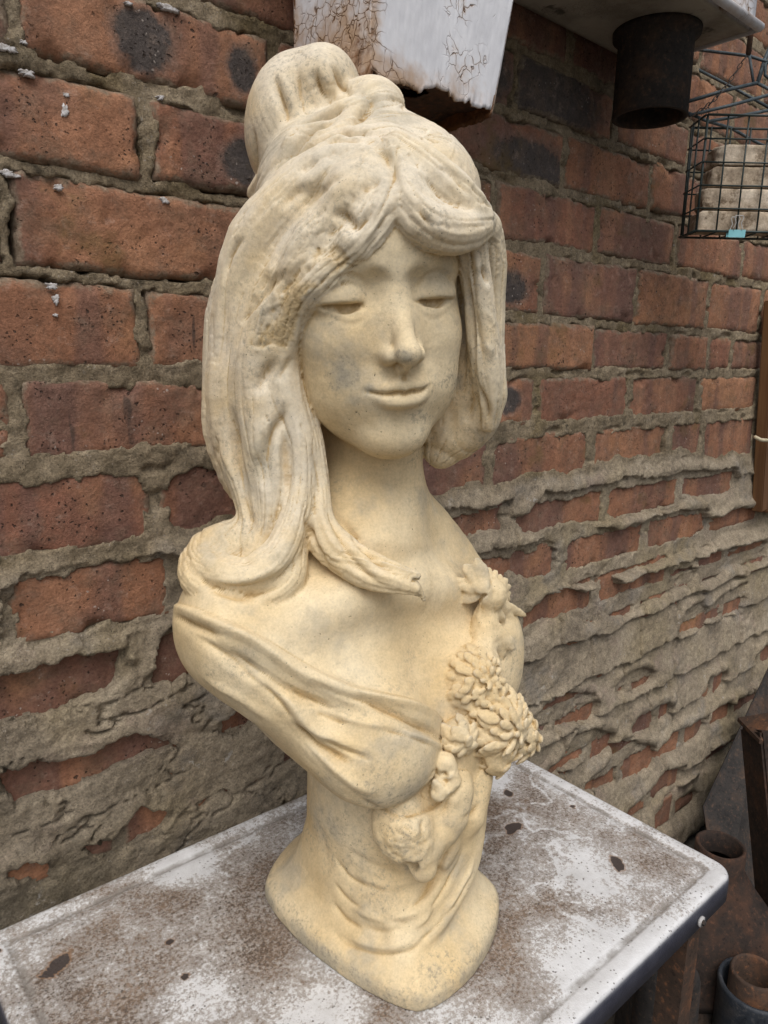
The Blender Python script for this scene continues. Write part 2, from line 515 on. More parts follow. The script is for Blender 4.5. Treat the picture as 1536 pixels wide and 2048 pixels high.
# mortar and the smeared cement: one relief sheet lying in the joints and over the lower bricks
HOLES=[
 [(0.134,-0.197),(0.155,-0.185),(0.213,-0.189),(0.283,-0.188),(0.283,-0.219),(0.278,-0.246),(0.228,-0.244),(0.179,-0.24),(0.155,-0.243),(0.134,-0.231)],
 [(0.289,-0.19),(0.331,-0.187),(0.324,-0.23),(0.292,-0.245),(0.287,-0.222)],
 [(0.103,-0.266),(0.126,-0.266),(0.157,-0.268),(0.191,-0.264),(0.224,-0.267),(0.226,-0.289),(0.213,-0.299),(0.189,-0.302),(0.165,-0.313),(0.122,-0.306),(0.1,-0.306)],
 [(0.248,-0.301),(0.266,-0.27),(0.274,-0.261),(0.287,-0.275),(0.298,-0.295),(0.305,-0.312)],
 [(0.119,-0.354),(0.141,-0.353),(0.166,-0.357),(0.196,-0.361),(0.214,-0.357),(0.23,-0.357),(0.241,-0.361),(0.257,-0.372),(0.24,-0.373),(0.227,-0.376),(0.206,-0.379),(0.185,-0.38),(0.172,-0.384),(0.144,-0.383),(0.125,-0.38)],
 [(0.325,-0.374),(0.338,-0.37),(0.373,-0.372),(0.379,-0.376),(0.363,-0.387),(0.339,-0.389)],
 [(0.186,-0.455),(0.2,-0.453),(0.208,-0.455),(0.22,-0.447),(0.229,-0.446),(0.234,-0.437),(0.242,-0.445),(0.256,-0.449),(0.253,-0.471),(0.242,-0.474),(0.221,-0.468),(0.214,-0.476),(0.202,-0.473),(0.201,-0.466)],
 [(0.119,-0.45),(0.13,-0.443),(0.146,-0.452),(0.147,-0.459),(0.141,-0.466),(0.138,-0.47),(0.132,-0.466),(0.129,-0.459)],
 [(0.796,-0.218),(0.845,-0.192),(0.917,-0.204),(0.958,-0.196),(1.003,-0.199),(1.003,-0.235),(0.973,-0.237),(0.936,-0.247),(0.846,-0.238),(0.808,-0.232)],
 [(1.012,-0.225),(1.013,-0.198),(1.048,-0.193),(1.145,-0.205),(1.234,-0.201),(1.24,-0.245),(1.116,-0.234),(1.055,-0.236)],
 [(1.243,-0.215),(1.25,-0.199),(1.362,-0.209),(1.445,-0.209),(1.457,-0.225),(1.428,-0.233),(1.338,-0.228),(1.281,-0.222)],
 [(0.736,-0.256),(0.775,-0.264),(0.831,-0.26),(0.892,-0.265),(0.899,-0.325),(0.876,-0.323),(0.844,-0.306),(0.785,-0.287),(0.738,-0.282)],
 [(0.905,-0.314),(0.901,-0.268),(0.934,-0.27),(0.977,-0.264),(1.041,-0.28),(1.128,-0.273),(1.138,-0.33),(1.06,-0.335),(1.007,-0.335),(0.927,-0.33)],
 [(1.145,-0.334),(1.137,-0.271),(1.213,-0.271),(1.328,-0.279),(1.333,-0.297),(1.363,-0.305),(1.366,-0.334),(1.29,-0.326),(1.244,-0.33),(1.175,-0.336)],
 [(1.369,-0.313),(1.444,-0.293),(1.562,-0.304),(1.585,-0.323),(1.449,-0.317),(1.389,-0.323)],
 [(0.816,-0.362),(0.849,-0.352),(0.912,-0.353),(0.962,-0.376),(0.998,-0.361),(0.996,-0.401),(0.975,-0.4),(0.954,-0.386),(0.909,-0.37),(0.869,-0.373),(0.844,-0.385),(0.819,-0.391)],
 [(1.0,-0.355),(1.036,-0.353),(1.047,-0.377),(1.078,-0.38),(1.122,-0.369),(1.22,-0.374),(1.232,-0.4),(1.207,-0.406),(1.163,-0.4),(1.14,-0.409),(1.095,-0.413),(1.038,-0.401),(1.015,-0.39)],
 [(1.235,-0.401),(1.249,-0.386),(1.318,-0.392),(1.31,-0.401),(1.265,-0.4)],
 [(1.357,-0.406),(1.351,-0.379),(1.379,-0.373),(1.464,-0.376),(1.461,-0.394),(1.432,-0.404)],
 [(1.468,-0.388),(1.549,-0.381),(1.64,-0.387),(1.637,-0.407),(1.555,-0.402)],
 [(1.298,-0.493),(1.308,-0.477),(1.357,-0.469),(1.4,-0.494),(1.379,-0.5)],
 [(1.407,-0.491),(1.45,-0.477),(1.555,-0.467),(1.555,-0.499),(1.514,-0.503)],
 [(1.089,-0.556),(1.129,-0.55),(1.178,-0.557),(1.193,-0.568),(1.143,-0.569)],
 [(1.417,-0.668),(1.436,-0.649),(1.502,-0.656),(1.497,-0.667),(1.457,-0.672)],
 [(1.666,-0.653),(1.698,-0.648),(1.756,-0.654),(1.755,-0.672)],
 [(0.842,-0.544),(0.909,-0.535),(0.933,-0.532),(1.01,-0.566),(1.01,-0.583),(0.927,-0.566),(0.874,-0.558)],
 [(1.157,-0.648),(1.261,-0.652),(1.276,-0.66),(1.21,-0.666)],
 [(1.489,-0.736),(1.54,-0.74),(1.581,-0.762),(1.5,-0.749)],
 [(1.585,-0.745),(1.69,-0.755),(1.693,-0.765),(1.588,-0.755)],
 [(0.846,-0.547),(0.888,-0.534),(0.944,-0.539),(1.005,-0.558),(1.003,-0.577),(0.957,-0.568),(0.909,-0.556)],
 [(0.914,-0.648),(0.974,-0.621),(1.014,-0.623),(1.071,-0.652),(1.05,-0.658),(0.976,-0.642),(0.938,-0.647)],
 [(1.022,-0.722),(1.101,-0.701),(1.103,-0.677),(1.226,-0.732),(1.23,-0.756),(1.154,-0.746),(1.061,-0.734)],
 [(1.151,-0.655),(1.187,-0.653),(1.249,-0.652),(1.24,-0.671)],
 [(1.253,-0.742),(1.304,-0.73),(1.436,-0.739),(1.432,-0.754),(1.373,-0.758),(1.287,-0.747)],
 [(1.168,-0.832),(1.229,-0.824),(1.278,-0.805),(1.35,-0.821),(1.346,-0.871),(1.275,-0.862),(1.195,-0.848)],
 [(1.276,-0.902),(1.339,-0.905),(1.431,-0.923),(1.428,-0.943),(1.36,-0.938),(1.315,-0.927)],
 [(1.482,-0.734),(1.54,-0.74),(1.56,-0.755),(1.502,-0.752)],
 [(1.498,-0.835),(1.576,-0.85),(1.63,-0.854),(1.613,-0.859),(1.553,-0.859)],
]

LIMIT = [(-.5, -.165), (0.1339, -0.1634), (0.1923, -0.1729), (0.2544, -0.1774), (0.2749, -0.1537), (0.3479, -0.1561), (0.493, -0.1569),
         (0.7288, -0.156), (0.7489, -0.1544), (0.858, -0.1497), (0.9587, -0.1578), (0.9768, -0.1437), (1.1313, -0.1463),
         (1.2051, -0.1426), (1.3081, -0.1583), (1.5933, -0.1723), (2.4, -.17)]
def poly_sdf(px, pz, poly):
    P = np.array(poly)
    d = np.full(px.shape, 1e9)
    s = np.ones(px.shape)
    n = len(P)
    for i in range(n):
        a, b = P[i], P[i - 1]
        ex, ez = b[0] - a[0], b[1] - a[1]
        wx, wz = px - a[0], pz - a[1]
        tt = np.clip((wx * ex + wz * ez) / (ex * ex + ez * ez + 1e-12), 0, 1)
        d = np.minimum(d, (wx - ex * tt) ** 2 + (wz - ez * tt) ** 2)
        c1, c2, c3 = pz >= a[1], pz < b[1], ex * wz > ez * wx
        flip = (c1 & c2 & c3) | (~c1 & ~c2 & ~c3)
        s = np.where(flip, -s, s)
    return s * np.sqrt(d)

gx = np.concatenate([np.arange(-0.15, 0.1, 0.006), np.arange(0.1, 1.25, 0.0023), np.arange(1.25, 2.15, 0.0045)])
gz = np.concatenate([np.arange(-1.0, -0.86, 0.02), np.arange(-0.86, -0.56, 0.0032), np.arange(-0.56, 0.60, 0.0024)])
GX, GZ = np.meshgrid(gx, gz)
S3 = np.stack([GX, GZ, np.zeros_like(GX)], -1)
far_ = 1 - 0.35 * sstep(0.7, 1.1, GX)
wx = GX + (fbm(S3 * 55, 4, 31) * 0.0075 + fbm(S3 * 160, 2, 33) * 0.003) * far_
wz = GZ + (fbm(S3 * 55 + 3, 4, 32) * 0.0065 + fbm(S3 * 160, 2, 34) * 0.003) * far_
# distance to the nearest joint line
dj = np.full(GX.shape, 1.0)
for k in range(len(JZ)):
    zz = JZ[k] + ([0, 0, 0, 0, .012, .010, .008, -.004, .003, .001, -.010, -.006, -.004][k] if k < 13 else 0) * (wx - 0.25) / 0.8
    dj = np.minimum(dj, np.abs(wz - zz))
dp = np.full(GX.shape, 1.0)
for r in range(0, 21):
    inrow = (GZ < JZ[r] + 0.004) & (GZ > JZ[r + 1] - 0.004)
    for xv in ROWS[r]:
        dp = np.where(inrow, np.minimum(dp, np.abs(wx - xv)), dp)
dn = np.minimum(dj, dp)
rough = fbm(S3 * 70, 5, 41, 0.62)
roughb = fbm(S3 * 26, 4, 43, 0.55)
width = 0.0085 + 0.006 * np.clip(fbm(S3 * 9, 3, 44) + 0.1, -0.4, 1)
width = width + 0.006 * sstep(0.05, -0.09, GZ)
inj = sstep(width + 0.0022, width - 0.0022, dn)
h_joint = -0.0012 + 0.0048 * roughb + 0.0030 * rough + 0.004 * sstep(0.0, -0.12, GZ)
deepn = sstep(0.32, 0.55, fbm(S3 * np.array([22, 60, 1]) + 7, 3, 47))
h_joint = h_joint - 0.005 * deepn
H = -0.020 + inj * (h_joint + 0.020)
lim = np.interp(GX, [p[0] for p in LIMIT], [p[1] for p in LIMIT])
low = (lim + fbm(S3 * 30, 4, 51) * 0.012 - GZ)                   # > 0 in the cement zone
hole = np.full(GX.shape, -1.0)                                    # > 0 inside an opening
for P in HOLES:
    a = np.array(P)
    bx0, bx1, bz0, bz1 = a[:, 0].min() - .03, a[:, 0].max() + .03, a[:, 1].min() - .03, a[:, 1].max() + .03
    i0, i1 = np.searchsorted(gz, [bz0, bz1]); j0, j1 = np.searchsorted(gx, [bx0, bx1])
    if i1 <= i0 or j1 <= j0: continue
    sl = (slice(i0, i1), slice(j0, j1))
    hole[sl] = np.maximum(hole[sl], -poly_sdf(wx[sl], wz[sl], P))
# behind the bust, where nothing shows which way it is broken, slits at mid course
mid = np.full(GX.shape, 1.0)
for k in range(10, 21):
    mid = np.minimum(mid, np.abs(wz - (JZ[k] + JZ[k + 1]) / 2 - 0.006))
slit = (0.019 + 0.020 * fbm(S3 * np.array([6, 14, 1]), 3, 55)) * sstep(-0.62, -0.2, GZ) - mid
hidden = sstep(0.37, 0.43, GX) * sstep(0.80, 0.74, GX)
hole = np.where(hidden > 0.5, np.maximum(hole, slit), hole)
hole = hole + 0.0085 * sstep(0.72, 0.92, GX) * (hole > -0.5) + 0.003
cov = np.minimum(low, -hole)                                      # > 0 : covered with cement
ce = sstep(-0.0012, 0.0030, cov)
# every opening sits under an overhanging lip: thicker above an opening than below it
shift = 6
up_hole = np.zeros_like(hole); up_hole[shift:] = hole[:-shift]
lip = sstep(-0.012, 0.004, up_hole)
layer = fbm(S3 * np.array([5, 16, 1]), 3, 57)
steps = np.floor(layer * 5) / 5
hc = 0.0065 + 0.0050 * steps * (1 - 0.6 * sstep(0.66, 0.85, GX)) + 0.0034 * roughb + 0.0028 * rough + 0.0060 * lip
# separate slabs: every patch between the openings bulges in the middle and turns down at its rim
right = sstep(0.66, 0.85, GX) * sstep(-0.19, -0.24, GZ)
hc = hc + 0.0050 * sstep(0.0, 0.014, np.minimum(cov, 0.03)) * right
# each course of smear is a ledge of its own: thin at the top, standing out at its ragged lower edge
led = np.zeros_like(GX); lcrev = np.zeros_like(GX)
for k in range(9, 21):
    zt_, zb_2 = (JZ[k] + JZ[k + 1]) / 2, (JZ[k + 1] + JZ[min(k + 2, 21)]) / 2
    rag = 0.010 * fbm(np.stack([gx * 26, gx * 0 + k * 3.3, 0 * gx], -1), 4, 300 + k, 0.6)[None, :]
    s_l = (zt_ + rag - GZ) / max(1e-6, zt_ - zb_2)
    led = np.where((s_l >= 0) & (s_l < 1.25), np.clip(s_l, 0, 1), led)
    gap = sstep(0.006, 0.0008, np.abs(GZ - (zt_ + rag)))
    on = sstep(-0.05, 0.12, fbm(np.stack([gx * 7, gx * 0 + k * 5.1, 0 * gx], -1), 2, 320 + k))[None, :]
    lcrev = np.maximum(lcrev, gap * on)
    # upright breaks where one slab ends
    for q in range(9):
        xq = 0.70 + 0.19 * q + 0.12 * float(_hash(np.array([q]), np.array([k]), np.array([7]), 5)[0])
        wq = 0.006 * fbm(np.stack([gz * 60, gz * 0 + q, 0 * gz + k], -1), 3, 340)[:, None]
        inb = (GZ < zt_ + rag) & (GZ > zb_2 + rag)
        lcrev = np.maximum(lcrev, np.where(inb, sstep(0.0045, 0.0008, np.abs(GX - xq + wq)), 0) * 0.8)
hc = hc + right * (0.012 * (led - 0.5) - 0.013 * lcrev)
ridged = 1 - np.abs(fbm(S3 * np.array([9, 28, 1]) + 4, 4, 61))
crack = sstep(0.975, 0.996, ridged) * sstep(0.0, 0.25, fbm(S3 * 5, 2, 63))
hc = hc - 0.007 * crack * (1 - right)
crumb = sstep(0.15, 0.45, fbm(S3 * np.array([7, 12, 1]) + 11, 3, 65))
hc = hc + (1 - 0.7 * right) * crumb * (0.007 * np.abs(fbm(S3 * 95, 4, 67)) - 0.004)
fade = sstep(0.0, 0.03, low)
hc = hc * (0.35 + 0.65 * fade)
H = np.maximum(H, -0.020 + ce * (hc + 0.020))
zone = sstep(0.0, 0.02, low)
V = np.stack([GX, WY - H, GZ], -1).reshape(-1, 3) - WO
mortar = mesh_obj('mortar', V, grid_faces(len(gz), len(gx)), M_MORTAR, wall, True)
mortar['kind'] = 'stuff'
attr(mortar, 'upper', 1 - zone)
attr(mortar, 'low_dark', 0.8 * sstep(0.62, 0.10, GX) * sstep(-0.24, -0.38, GZ) + 0.35 * sstep(-0.45, -0.8, GZ) * sstep(1.1, 1.6, GX))  # cement darker at the lower left and the far lower right
# the wall's core behind it all, and coping above the picture
bm = bmesh.new()
bmesh.ops.create_cube(bm, size=1, matrix=Matrix.Translation((1.0, WY + 0.027 + 0.09, -0.2)) @ Matrix.Diagonal((2.6, 0.18, 1.7, 1)))
core = bm_obj('wall_core', bm, M_MORTAR, wall)
core.location = -Vector(WO)
# ------------------------------------------------------------------ table the bust stands on, ground
TZ = -0.4765
def mat_enamel():
    t = NT('weathered_enamel')
    co = t.co
    rim = t.attr('rim')
    big = t.noise(5.5, 5, 0.62, t.map((1, 1.35, 1), co=co))
    mid = t.noise(26, 6, 0.68, co)
    fine = t.noise(330, 4, 0.78, co)
    k = t.math('ADD', t.math('MULTIPLY', big, 1.45), t.math('MULTIPLY', mid, 0.60))
    k = t.math('SUBTRACT', k, 0.16)
    k = t.math('ADD', k, t.math('MULTIPLY', t.math('SUBTRACT', fine, 0.5), 1.25))
    k = t.math('ADD', k, t.math('MULTIPLY', rim, 0.34))
    k = t.math('ADD', k, t.math('MULTIPLY', t.attr('pale'), 0.35))
    # the paint left standing in meandering lines where it cracked
    mw = t.noise(9, 3, 0.55, t.map(loc=(4, 2, 0), co=co))
    me_ = t.math('ABSOLUTE', t.math('SUBTRACT', mw, 0.5))
    k = t.math('ADD', k, t.math('MULTIPLY', t.math('MULTIPLY', t.step(me_, 0.022, 0.004), t.step(t.noise(5, 2, 0.5, co), 0.46, 0.60)), 0.20))
    # long scratches across the top
    scr = t.noise(26, 3, 0.6, t.map((1.0, 0.05, 1), rot=(0, 0, math.radians(28)), co=co))
    sm = t.math('MULTIPLY', t.step(scr, 0.58, 0.64), t.step(t.noise(7, 2, 0.5, co), 0.46, 0.60))
    k = t.math('ADD', k, t.math('MULTIPLY', sm, 0.32))
    rust = t.ramp(t.noise(14, 5, 0.65, co), [(0.3, (0.085, 0.058, 0.040)), (0.5, (0.165, 0.115, 0.082)), (0.72, (0.235, 0.165, 0.115))])
    rust = t.mix(t.step(t.noise(340, 3, 0.7, co), 0.44, 0.64), rust, (0.30, 0.25, 0.21))
    rust = t.mix(t.math('MULTIPLY', t.step(t.noise(420, 2, 0.6, co), 0.50, 0.36), 0.6), rust, (0.055, 0.042, 0.034))
    grey = t.ramp(t.noise(60, 5, 0.7, co), [(0.3, (0.26, 0.232, 0.210)), (0.7, (0.43, 0.400, 0.375))])
    white = t.ramp(t.noise(30, 5, 0.7, co), [(0.3, (0.52, 0.515, 0.515)), (0.7, (0.70, 0.70, 0.71))])
    c = t.mix(t.step(k, 0.78, 1.00), rust, grey)
    c = t.mix(t.step(k, 1.02, 1.20), c, white)
    # dark specks strewn over the white
    sp = t.voro(230, co=t.map((1, 1, 1), co=co))
    ssel = t.noise(40, 3, 0.6, co)
    c = t.mix(t.math('MULTIPLY', t.math('MULTIPLY', t.step(sp, 0.24, 0.14), t.step(ssel, 0.44, 0.58)), 0.85), c, (0.085, 0.072, 0.062))
    gm = t.attr('groove')
    gn = t.math('MULTIPLY', gm, t.step(t.noise(55, 4, 0.6, co), 0.30, 0.62))
    c = t.mix(t.math('MULTIPLY', gn, 0.75), c, (0.20, 0.18, 0.16))
    chip = t.attr('chip')
    cn = t.math('ADD', chip, t.math('MULTIPLY', t.math('SUBTRACT', t.noise(110, 3, 0.6, co), 0.5), 0.5))
    c = t.mix(t.math('MULTIPLY', t.step(cn, 0.22, 0.42), 0.6), c, (0.23, 0.12, 0.055))
    c = t.mix(t.step(cn, 0.48, 0.56), c, (0.060, 0.047, 0.042))
    side = t.attr('side')
    blue = t.ramp(t.noise(60, 4, 0.6, co), [(0.3, (0.030, 0.033, 0.052)), (0.7, (0.060, 0.064, 0.088))])
    c = t.mix(side, c, blue)
    nb = t.bump(k, 0.35, 0.0012)
    nb = t.bump(fine, 0.25, 0.0008, nb)
    nb = t.bump(cn, 0.5, -0.0012, nb)
    rg = t.ramp(k, [(0.6, 0.85), (1.0, 0.42)])
    return t.done(c, rg, nb, spec=0.4)
M_ENAMEL = mat_enamel()

def rusty(name, dark, mid, hot, rough=0.85, scale=1.0):
    t = NT(name)
    co = t.off(20)
    n = t.noise(16 * scale, 6, 0.68, co)
    c = t.ramp(n, [(0.28, dark), (0.5, mid), (0.72, hot)])
    f = t.noise(150 * scale, 4, 0.7, co)
    c = t.mix(t.math('MULTIPLY', t.step(f, 0.52, 0.75), 0.6), c, tuple(min(1, v * 1.7) for v in hot))
    c = t.mix(t.math('MULTIPLY', t.step(f, 0.45, 0.30), 0.7), c, tuple(v * 0.5 for v in dark))
    nb = t.bump(t.noise(110 * scale, 5, 0.7, co), 0.5, 0.0015)
    return t.done(c, rough, nb)
M_RUST = rusty('rusty_iron', (0.028, 0.021, 0.017), (0.062, 0.039, 0.028), (0.155, 0.066, 0.031))
M_DARKIRON = rusty('dark_iron', (0.016, 0.015, 0.015), (0.034, 0.030, 0.028), (0.085, 0.050, 0.032))
M_BLACKPAINT = rusty('blue_black_paint', (0.014, 0.016, 0.020), (0.028, 0.033, 0.042), (0.075, 0.070, 0.068), 0.5)

# ground: one sheet
def mat_ground():
    t = NT('yard_ground')
    n = t.noise(6, 6, 0.65)
    c = t.ramp(n, [(0.3, (0.035, 0.030, 0.025)), (0.5, (0.075, 0.064, 0.052)), (0.7, (0.14, 0.12, 0.10))])
    return t.done(c, 0.95, t.bump(t.noise(60, 6, 0.7), 0.6, 0.01))
GZ0 = -1.02
s_ = 40
gnd = mesh_obj('ground', [(-s_, -s_, GZ0), (s_, -s_, GZ0), (s_, s_, GZ0), (-s_, s_, GZ0)], [(0, 1, 2, 3)], mat_ground(), None, False)
gnd['kind'] = 'structure'

# table top: pressed sheet with a rounded rectangle outline, a raised field inside a grooved rim and a turned-down skirt
TX0, TX1, TY0, TY1, TR = 0.083, 0.6645, 0.2395, 0.6045, 0.020
table = empty('metal_table', ((TX0 + TX1) / 2, (TY0 + TY1) / 2, GZ0))
tag(table, 'low metal table with worn white enamel top and dark blue edge under the stone bust', 'table')
TO = np.array([(TX0 + TX1) / 2, (TY0 + TY1) / 2, GZ0])
def rr_sdf(x, y, inset=0.0):
    cx, cy = (TX0 + TX1) / 2, (TY0 + TY1) / 2
    hx, hy = (TX1 - TX0) / 2 - TR, (TY1 - TY0) / 2 - TR
    qx, qy = np.abs(x - cx) - hx, np.abs(y - cy) - hy
    return np.hypot(np.maximum(qx, 0), np.maximum(qy, 0)) + np.minimum(np.maximum(qx, qy), 0) - TR
# concentric rings of the outline, so the rim is followed exactly
def rr_ring(off, n=360):
    # points along the rounded rectangle, moved inwards by off
    r = max(TR - off, 0.004)
    x0, x1, y0, y1 = TX0 + off, TX1 - off, TY0 + off, TY1 - off
    pts = []
    L = [(x1 - r, y0 + r, -90, (x0 + r, y0), (x1 - r, y0)), (x1 - r, y1 - r, 0, (x1, y0 + r), (x1, y1 - r)),
         (x0 + r, y1 - r, 90, (x1 - r, y1), (x0 + r, y1)), (x0 + r, y0 + r, 180, (x0, y1 - r), (x0, y0 + r))]
    ns = [110, 68, 110, 68]
    for (cx, cy, a0, p, q), m in zip(L, ns):
        for i in range(m):
            f = i / m
            pts.append((p[0] + (q[0] - p[0]) * f, p[1] + (q[1] - p[1]) * f))
        for i in range(8):
            a = math.radians(a0 + 90 * i / 8)
            pts.append((cx + r * math.cos(a), cy + r * math.sin(a)))
    return np.array(pts)
prof = [(0.004, -0.026, 1), (0.0025, -0.027, 1), (0.0, -0.026, 1), (0.0, -0.0062, 1), (0.0004, -0.0034, .9), (0.0014, -0.0014, .25),
        (0.003, -0.0004, 0), (0.006, 0.0002, 0), (0.011, 0.0, 0), (0.016, -0.0003, 0), (0.0185, -0.0012, 0), (0.0205, -0.0018, 0),
        (0.0225, -0.0012, 0), (0.025, -0.0003, 0), (0.030, 0, 0)]
VV, SIDE, RIM, GRV = [], [], [], []
for off, z, sd_ in prof:
    ring = rr_ring(off)
    VV.append(np.column_stack([ring, np.full(len(ring), TZ + z)]))
    SIDE += [sd_] * len(ring); RIM += list((1.0 if off < 0.017 else (0.55 if off < 0.026 else 0.4)) * (0.45 + 0.75 * np.maximum(sstep(0.45, 0.66, ring[:, 0]), sstep(0.30, 0.24, ring[:, 1]) * sstep(0.2, 0.5, ring[:, 0]))))
    GRV += [1.0 if 0.017 < off < 0.0235 else 0.0] * len(ring)
m_ = len(VV[0])
VV = np.concatenate(VV)
FF = []
for i in range(len(prof) - 1):
    k = np.arange(m_); k2 = (k + 1) % m_
    FF.append(np.stack([i * m_ + k, i * m_ + k2, (i + 1) * m_ + k2, (i + 1) * m_ + k], -1))
# inner field grid, stitched by overlapping 0.4 mm lower edge-to-edge: a fan of rings towards the centre line
lastring = rr_ring(0.030)
offs = np.linspace(0.030, 0.1805, 60)[1:]
base_n = len(VV)
prev0 = (len(prof) - 1) * m_
extra = []
for q, off in enumerate(offs):
    cx, cy = (TX0 + TX1) / 2, (TY0 + TY1) / 2
    f = (off - 0.030) / (0.1805 - 0.030)
    hx_end = (TX1 - TX0) / 2 - (TY1 - TY0) / 2
    tgt = np.column_stack([np.clip(lastring[:, 0], cx - hx_end, cx + hx_end), np.full(m_, cy)])
    ring = lastring * (1 - f) + tgt * f
    extra.append(np.column_stack([ring, np.full(m_, TZ)]))
    k = np.arange(m_); k2 = (k + 1) % m_
    cur0 = base_n + q * m_
    FF.append(np.stack([prev0 + k, prev0 + k2, cur0 + k2, cur0 + k], -1))
    prev0 = cur0
VV = np.concatenate([VV] + extra)
nE = len(VV) - base_n
SIDE += [0] * nE; GRV += [0] * nE
dd = -rr_sdf(VV[base_n:, 0], VV[base_n:, 1])
RIM += list(0.4 * sstep(0.055, 0.028, dd))
S3 = np.column_stack([VV[:, 0], VV[:, 1], np.zeros(len(VV))])
VV[:, 2] += fbm(S3 * 14, 3, 71) * 0.0006
CHIPS = [(.1275, .535, .013, .0065, 35), (.205, .50, .004, .003, 0), (.092, .578, .005, .002, 40), (.545, .418, .010, .0055, 10), (.590, .462, .006, .004, 60), (.56, .485, .006, .003, 120),
         (.582, .317, .0085, .006, 60), (.20, .46, .003, .0025, 0), (.625, .40, .003, .002, 0), (.35, .26, .003, .003, 0)]
# the outline of each chip is irregular: distance is warped by noise
chip = np.zeros(len(VV))
wv = fbm(S3 * 90, 4, 73, 0.65) * 0.95
for (x, y, ra, rb, an) in CHIPS:
    c_, s_2 = math.cos(math.radians(an)), math.sin(math.radians(an))
    ux, uy = (VV[:, 0] - x) * c_ + (VV[:, 1] - y) * s_2, -(VV[:, 0] - x) * s_2 + (VV[:, 1] - y) * c_
    q = np.sqrt((ux / ra) ** 2 + (uy / rb) ** 2) + wv
    chip = np.maximum(chip, sstep(1.8, 0.4, q))
top = mesh_obj('table_top', VV - TO, np.concatenate(FF), M_ENAMEL, table, True)
attr(top, 'side', SIDE); attr(top, 'rim', RIM); attr(top, 'groove', GRV); attr(top, 'chip', chip)
PALE = [(.33, .40, .10), (.30, .28, .10), (.27, .36, .06), (.57, .33, .10), (.46, .27, .07), (.25, .575, .05), (.36, .53, .05), (.20, .44, .06), (.60, .50, .06)]
pv = np.zeros(len(VV))
for (x, y, r) in PALE:
    pv = np.maximum(pv, sstep(r, 0.0, np.hypot(VV[:, 0] - x, VV[:, 1] - y)))
attr(top, 'pale', pv)
# the bolt with its washer on the front edge, and angle-iron legs
V, F = lathe([(0.0001, 0), (0.0045, 0), (0.0050, 0.001), (0.0050, 0.0025), (0.0001, 0.0027)], 20)
M_BOLT = rusty('dull_steel', (0.16, 0.15, 0.15), (0.34, 0.33, 0.33), (0.55, 0.53, 0.52), 0.5)
bolt = mesh_obj('bolt', V, F, M_BOLT, table, True)
bolt.rotation_euler = (math.pi / 2, 0, 0)
bolt.location = Vector((0.5935, TY0 - 0.0002, TZ - 0.017)) - Vector(TO)
V, F = lathe([(0.0001, 0), (0.0026, 0), (0.0026, 0.004), (0.0022, 0.0052), (0.0001, 0.0058)], 6)
nut = mesh_obj('nut', V, F, M_DARKIRON, bolt, False)
def angle_leg(x, y, sx, sy):
    bm = bmesh.new()
    w, th, h = 0.024, 0.003, TZ - 0.004 - GZ0
    for (dx, dy, ox, oy) in ((w, th, sx * w / 2, sy * th / 2), (th, w - th, sx * th / 2, sy * (w + th) / 2)):
        bmesh.ops.create_cube(bm, size=1, matrix=Matrix.Translation((x + ox, y + oy, GZ0 + h / 2)) @ Matrix.Diagonal((dx, dy, h, 1)))
    o = bm_obj('leg', bm, M_RUST, table)
    o.location = -Vector(TO)
for (x, y, sx, sy) in ((0.584, TY0 + 0.004, 1, 1), (0.644, TY1 - 0.004, -1, -1), (TX0 + 0.02, TY0 + 0.004, 1, 1), (TX0 + 0.02, TY1 - 0.004, 1, -1)):
    angle_leg(x, y, sx, sy)
# ------------------------------------------------------------------ the stone bust, carved as a signed distance field
# local frame of the bust (millimetres): u = right, v = towards the front of the yard, w = up; origin on the table
BA = np.array([0.385, 0.42, TZ])
FH = np.array([0.6519, 0.7585, 0.0])
RG = np.array([0.7585, -0.6519, 0.0])
VOX = 1.10
U0, V0, W0 = -196.0, -150.0, -3.0
U1, V1, W1 = 150.0, 160.0, 712.0
NU, NV, NW = int((U1 - U0) / VOX), int((V1 - V0) / VOX), int((W1 - W0) / VOX)
CU = (U0 + VOX * np.arange(NU)).astype(np.float32)
CV = (V0 + VOX * np.arange(NV)).astype(np.float32)
CW = (W0 + VOX * np.arange(NW)).astype(np.float32)

def px(x, y, v):
    """the point of the bust seen at photograph pixel x, y whose front offset is v"""
    d = ROT @ np.array([(x - 768) / FPX, -(y - 1024) / FPX, -1.0])
    s = (BA @ FH - v / 1000) / (d @ FH)
    P = s * d - BA
    return np.array([P @ RG, v, P[2]]) * np.array([1000, 1, 1000])
def to_world(P):
    P = np.asarray(P, dtype=np.float64) / 1000
    return BA + P[..., 0:1] * RG - P[..., 1:2] * FH + P[..., 2:3] * np.array([0, 0, 1.0])
def to_pix(Wd):
    c = Wd @ ROT
    return np.stack([768 + FPX * c[..., 0] / -c[..., 2], 1024 - FPX * c[..., 1] / -c[..., 2]], -1)

FAR = np.float32(30)
GR = {g: np.full((NU, NV, NW), FAR, dtype=np.float32) for g in ('body', 'hair', 'flower', 'base')}

def box(lo, hi, pad):
    lo, hi = np.asarray(lo) - pad, np.asarray(hi) + pad
    a = [max(0, int((lo[i] - (U0, V0, W0)[i]) / VOX)) for i in range(3)]
    b = [min((NU, NV, NW)[i], int((hi[i] - (U0, V0, W0)[i]) / VOX) + 2) for i in range(3)]
    if any(b[i] <= a[i] for i in range(3)): return None
    sl = tuple(slice(a[i], b[i]) for i in range(3))
    return sl, (CU[sl[0]][:, None, None], CV[sl[1]][None, :, None], CW[sl[2]][None, None, :])

